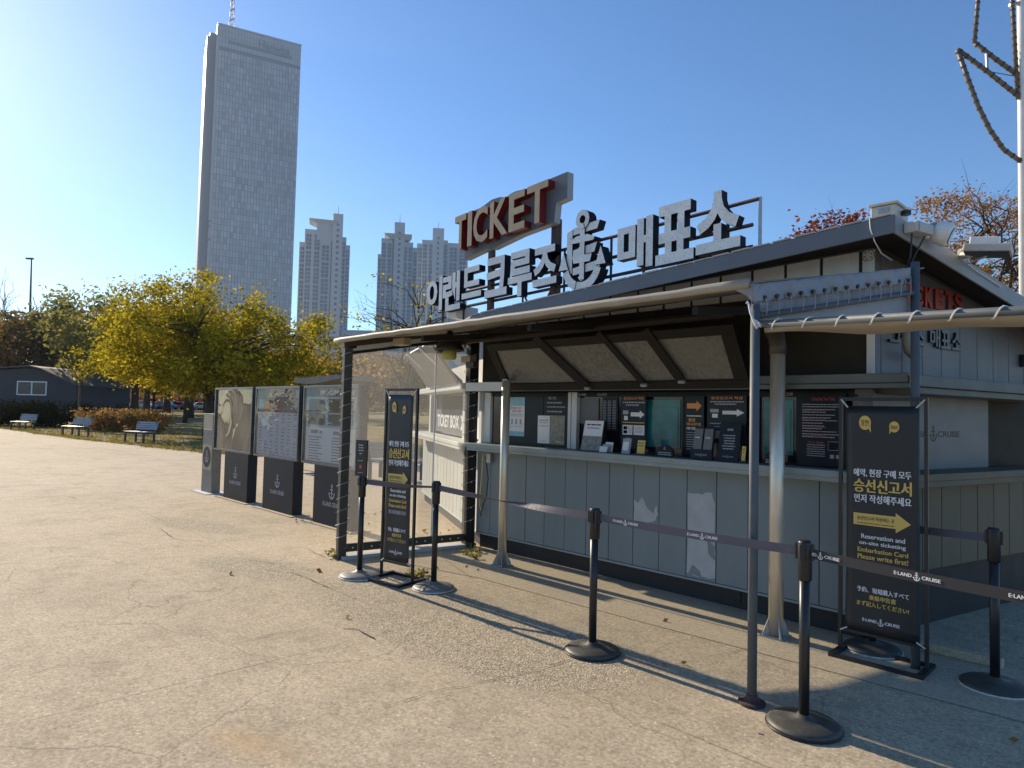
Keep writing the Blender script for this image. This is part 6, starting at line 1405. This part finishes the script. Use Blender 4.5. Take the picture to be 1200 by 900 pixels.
# ------------------------------------------------------------------ towers
def corner(px, py, dist): return hp(px, py, dist)
D = 470.
tw = thing('skyscraper', 'tall slab skyscraper with fine glass grid, name at the top and an aerial mast', 'skyscraper', tuple(hp(300, 472, D)))
a = hp(257.5, 27, D); b = hp(353.2, 53, D * 1.012); H = a.z; d = Vector((b.x - a.x, b.y - a.y, 0)); Wd = d.length; d.normalize()
Ft = frame((a.x, a.y, 0), d, (0, 0, 1))
mb = MB(); mb.fbox(Ft, 0, Wd, 0, H, -28, -.4); mb.build('core', K['tower_dark'], tw)
NX, NZ = 27, 60; zt = H - 1.0
def panel_rows(name, u0, u1, z0, z1, nx, nz, m, gap=.10):
    mb = MB(); du = (u1 - u0) / nx; dz = (z1 - z0) / nz
    for j in range(nz):
        for i in range(nx):
            r = random.uniform(-.06, .06); A = [P3(Ft, u0 + du * (i + s) + (gap if s == 0 else -gap) * .5, z0 + dz * (j + q) + (gap if q == 0 else -gap) * .40, -.02 + r * (s - .5)) for s, q in ((0, 0), (1, 0), (1, 1), (0, 1))]
            mb.add(A, [(0, 1, 2, 3)])
    o = mb.build(name, m, tw); o['kind'] = 'stuff'; return o
panel_rows('glass_panels', 0, Wd, 0, H - 17.5, NX, NZ - 3, K['tower_panels'], .30)
panel_rows('crown_panels', 0, Wd, H - 15.2, H - 1, NX, 4, K['tower'], .2)
mb = MB(); mb.fbox(Ft, 5.5, Wd - 6, H - 11.6, H - 9.6, -.3, .12); mb.build('sign_ledge', K['tower_dark'], tw)
text('Hanwha', Ft, Wd * .47, Wd * .86, H - 9.4, H - 4.2, K['tower_dark'], tw, bold=.02, lift=.15)
mb = MB(); mb.fbox(Ft, -.1, Wd + .1, H - .9, H + .2, -28, .1); mb.build('parapet', K['tower'], tw)
mb = MB(); mb.fbox(Ft, -1.2, -.02, 0, H + .1, -26, -.1); mb.build('edge_fin', K['tower_side'], tw)
mb = MB(); mb.fbox(Ft, -5.2, -1.21, 0, H - 3, -32, -9); mb.build('side_slab', K['tower_dark'], tw)
mb = MB(); mb.fbox(Ft, -6.6, -5.21, 0, H - 4, -44, -12); mb.build('rear_slab', K['tower_side'], tw)
for zz in (H * .475, H * .462, H * .46 - 8, H * .2, H * .19):
    mb = MB(); mb.fbox(Ft, -1.3, -.1, zz, zz + 1.6, -20, -.05); mb.build('louvre_band', K['tower_dark'], tw)
for u, h, w in ((20, 2.2, 3), (23, 3.4, 2.4), (30, 1.6, 2), (38, 1.3, 3)): mb = MB(); mb.fbox(Ft, u, u + w, H, H + h, -10, -6); mb.build('roof_plant', K['tower_dark'], tw)
red = mat('mast_red', (.45, .12, .09), .6)
for i in range(9):
    u = 8.2; w = 1.9 - .15 * i; z0 = H + i * 3.4; mb = MB()
    for s in (-1, 1): mb.fbox(Ft, u + s * w - .22, u + s * w + .22, z0, z0 + 3.4, -14, -13.5)
    mb.fbox(Ft, u - w, u + w, z0 + 1.5, z0 + 2.0, -14, -13.5); mb.hexa([P3(Ft, u - w, z0, -13.6), P3(Ft, u - w + .5, z0, -13.6), P3(Ft, u - w + .5, z0, -13.9), P3(Ft, u - w, z0, -13.9)], [P3(Ft, u + w - .5, z0 + 3.3, -13.6), P3(Ft, u + w, z0 + 3.3, -13.6), P3(Ft, u + w, z0 + 3.3, -13.9), P3(Ft, u + w - .5, z0 + 3.3, -13.9)])
    mb.build('aerial_section', red if i % 2 else K['white'], tw)
WINM = {}
def apt(label, pxl, pxr, pytop, dist, prof, core_u, core_top, brim=True, slab=None):
    """prof: list of (u0,u1,height fraction,depth) bays across 0..1"""
    a = hp(pxl, pytop, dist); b = hp(pxr, pytop, dist); H = a.z; d = Vector((b.x - a.x, b.y - a.y, 0)); Wd = d.length; d.normalize(); fr = frame((a.x, a.y, 0), d, (0, 0, 1))
    t = thing('apartment_tower', label, 'apartment tower', (a.x + d.x * Wd / 2, a.y + d.y * Wd / 2, 0), 0, 'grey apartment towers on the skyline')
    org = ORIG[t.name]
    for u0, u1, hf, dep in prof:
        mb = MB(); mb.fbox(fr, u0 * Wd, u1 * Wd, 0, H * hf, -22, dep); mb.build('wing', K['apt'], t)
        nb = 2 if (u1 - u0) > .24 else 1; w = (u1 - u0) * Wd / nb
        for j in range(9):
            for i in range(nb):
                hh = H * .082; zc = H * hf - 4 - j * (hh + 1.2) - hh
                if zc < 20: continue
                key = (round(w, 2), round(hh, 2))
                ww = w * .62
                mb = MB(); uu = u0 * Wd + w * (i + .5) - ww / 2
                mb.fbox(fr, uu, uu + ww, zc, zc + hh, dep - .1, dep + .12); o = mb.build('window', K['apt_glass'], t)
                mb = MB(); mb.fbox(fr, uu + ww * .46, uu + ww * .54, zc, zc + hh, dep + .121, dep + .3)
                for q in (.25, .5, .75): mb.fbox(fr, uu, uu + ww * .45, zc + hh * q - .25, zc + hh * q + .25, dep + .121, dep + .25); mb.fbox(fr, uu + ww * .55, uu + ww, zc + hh * q - .25, zc + hh * q + .25, dep + .121, dep + .25)
                mb.build('mullion', K['apt'], o)
    c0, c1 = core_u
    mb = MB(); mb.fbox(fr, c0 * Wd, c1 * Wd, 0, core_top * H, -14, 2.6); mb.build('stair_core', K['apt_lite'], t)
    for j in range(22):
        z = core_top * H - 10 - j * 4.6; mb = MB(); m = (c0 + c1) / 2 * Wd; mb.fbox(fr, m - 1.0, m + 1.0, z, z + 2.2, 2.6, 2.75); mb.build('stair_window', K['apt_glass'], t)
    if brim:
        mb = MB(); z = H * .985; mb.hexa([P3(fr, c0 * Wd - 3, z, 2), P3(fr, c1 * Wd + 3, z, 2), P3(fr, c1 * Wd + 3, z, -10), P3(fr, c0 * Wd - 3, z, -10)], [P3(fr, c0 * Wd - 8, z + 4.5, 4), P3(fr, c1 * Wd + 6, z + 4.5, 4), P3(fr, c1 * Wd + 6, z + 4.5, -12), P3(fr, c0 * Wd - 8, z + 4.5, -12)]); mb.build('crown_brim', K['apt'], t)
    if slab:
        q0, q1, zf = slab; mb = MB(); z = H * zf; mb.fbox(fr, q0 * Wd + 5, q1 * Wd, H * .9, z, -14, 1.8); mb.build('top_storey', K['apt'], t); mb = MB(); mb.hexa([P3(fr, q0 * Wd + 5, z + .01, 2), P3(fr, q1 * Wd, z + .01, 2), P3(fr, q1 * Wd, z + .01, -14), P3(fr, q0 * Wd + 5, z + .01, -14)], [P3(fr, q0 * Wd - 1, z + 3, 4), P3(fr, q1 * Wd, z + 3, 4), P3(fr, q1 * Wd, z + 3, -16), P3(fr, q0 * Wd - 1, z + 3, -16)]); mb.build('crown_slab', K['apt_lite'], t)
    m = (c0 + c1) / 2 * Wd; mb = MB(); mb.tube([P3(fr, m, core_top * H, -4), P3(fr, m, core_top * H + 9, -4)], [.4, .12], 5); mb.build('aerial', K['tower_dark'], t)
    return t, fr, Wd, H
apt('apartment tower with overhanging crown just right of the skyscraper', 352, 411.5, 258, 560, [(0, .12, .885, 0), (.10, .42, .955, 1.2), (.40, .62, .90, 2.2), (.62, .80, .97, 1.0), (.80, .92, .93, 0), (.90, 1.0, .89, -1)], (.64, .84), 1.05, False, (.2, .72, .99))
apt('apartment tower with winged crown left of the TICKET sign', 443.5, 490, 277, 560, [(0, .10, .90, -1), (.08, .36, .99, 1), (.36, .66, .99, 0), (.62, .88, .975, 1), (.88, 1., .95, -1)], (.40, .66), 1.085)
apt('apartment tower partly hidden by the TICKET sign', 489, 549, 278, 600, [(0, .12, .965, 0), (.10, .34, .985, 1.5), (.34, .6, .99, 0), (.6, .82, .975, 1), (.8, 1., .96, 0)], (.30, .52), 1.055, False)
p = hp(418, 385, 420); b_ = thing('low_office_block', 'low grey block low on the skyline behind the canopy edge', 'building', (p.x, p.y, 0)); fr = frame((p.x, p.y, 0), ex, (0, 0, 1))
mb = MB(); mb.fbox(fr, -9, 26, 0, p.z - 1, -15, 0); mb.build('wall', K['apt'], b_)
for i in range(8): mb = MB(); mb.fbox(fr, -8, 25, p.z - 6 - i * 4, p.z - 4 - i * 4, .0, .1); mb.build('window', K['apt_glass'], b_)

# ------------------------------------------------------------------ mast with the outline of a sail, right edge
p = at(1201, 17); ms = thing('sail_mast', 'white mast with rope-light sail outline at the right edge', 'mast', (p[0], p[1], 0)); fr = frame((p[0], p[1], 0), ex, (0, 0, 1))
mb = MB(); mb.tube([(p[0], p[1], 0), (p[0], p[1], 16)], .085, 16); mb.build('pole', K['mast'], ms, smooth=True)
def mp(px, py): q = on(fr, px, py, .02); return P3(fr, q[0], q[1], .02)
for pts, r, nm in (([(1122, 58), (1160, 86), (1194, 113)], .045, 'upper_spar'), ([(1122, 58), (1134, 92), (1146, 124), (1160, 152), (1176, 175), (1199, 191)], .045, 'sail_curve'), ([(1147, -60), (1146, 0), (1142, 50)], .04, 'luff_tube'), ([(1142, 50), (1165, 68), (1193, 88)], .045, 'lower_spar'), ([(1182, -60), (1186, 0), (1193, 116)], .04, 'inner_tube')):
    P = [mp(*q) for q in pts]; mb = MB(); mb.tube(P, r, 8); o = mb.build(nm, K['mastrope'], ms, smooth=True)
    L = sum((P[i + 1] - P[i]).length for i in range(len(P) - 1)); mb = MB()
    for i in range(len(P) - 1):
        seg = (P[i + 1] - P[i]); k = max(1, int(seg.length / .14))
        for j in range(k):
            c = P[i] + seg * ((j + .3) / k); mb.tube([c, c + seg.normalized() * .03], r * 1.22, 8)
    mb.build('cable_tie', K['rust'], o)['kind'] = 'stuff'
mb = MB(); mb.tube([mp(1156, 62), mp(1157, 82)], .03, 6); mb.build('strut', K['gusset'], ms); mb = MB(); mb.tube([mp(1160, 84), mp(1199, 91)], .008, 5); mb.build('guy_wire', K['black'], ms); mb = MB(); mb.tube([mp(1183, 6), mp(1199, 3)], .04, 6); mb.build('bracket', K['gusset'], ms)

# ------------------------------------------------------------------ haze
mb = MB(); mb.box(-960, 960, -960, 960, -2.0, 300)
m, n, out = new_mat('haze_air'); pv = n.nodes.new('ShaderNodeVolumePrincipled'); pv.inputs['Color'].default_value = (.93, .96, 1.0, 1); pv.inputs['Density'].default_value = HAZE; pv.inputs['Anisotropy'].default_value = .25
n.links.new(pv.outputs[0], out.inputs['Volume'])
tag(mb.build('haze', m), 'thin pale haze in the distance', 'haze', kind='stuff')
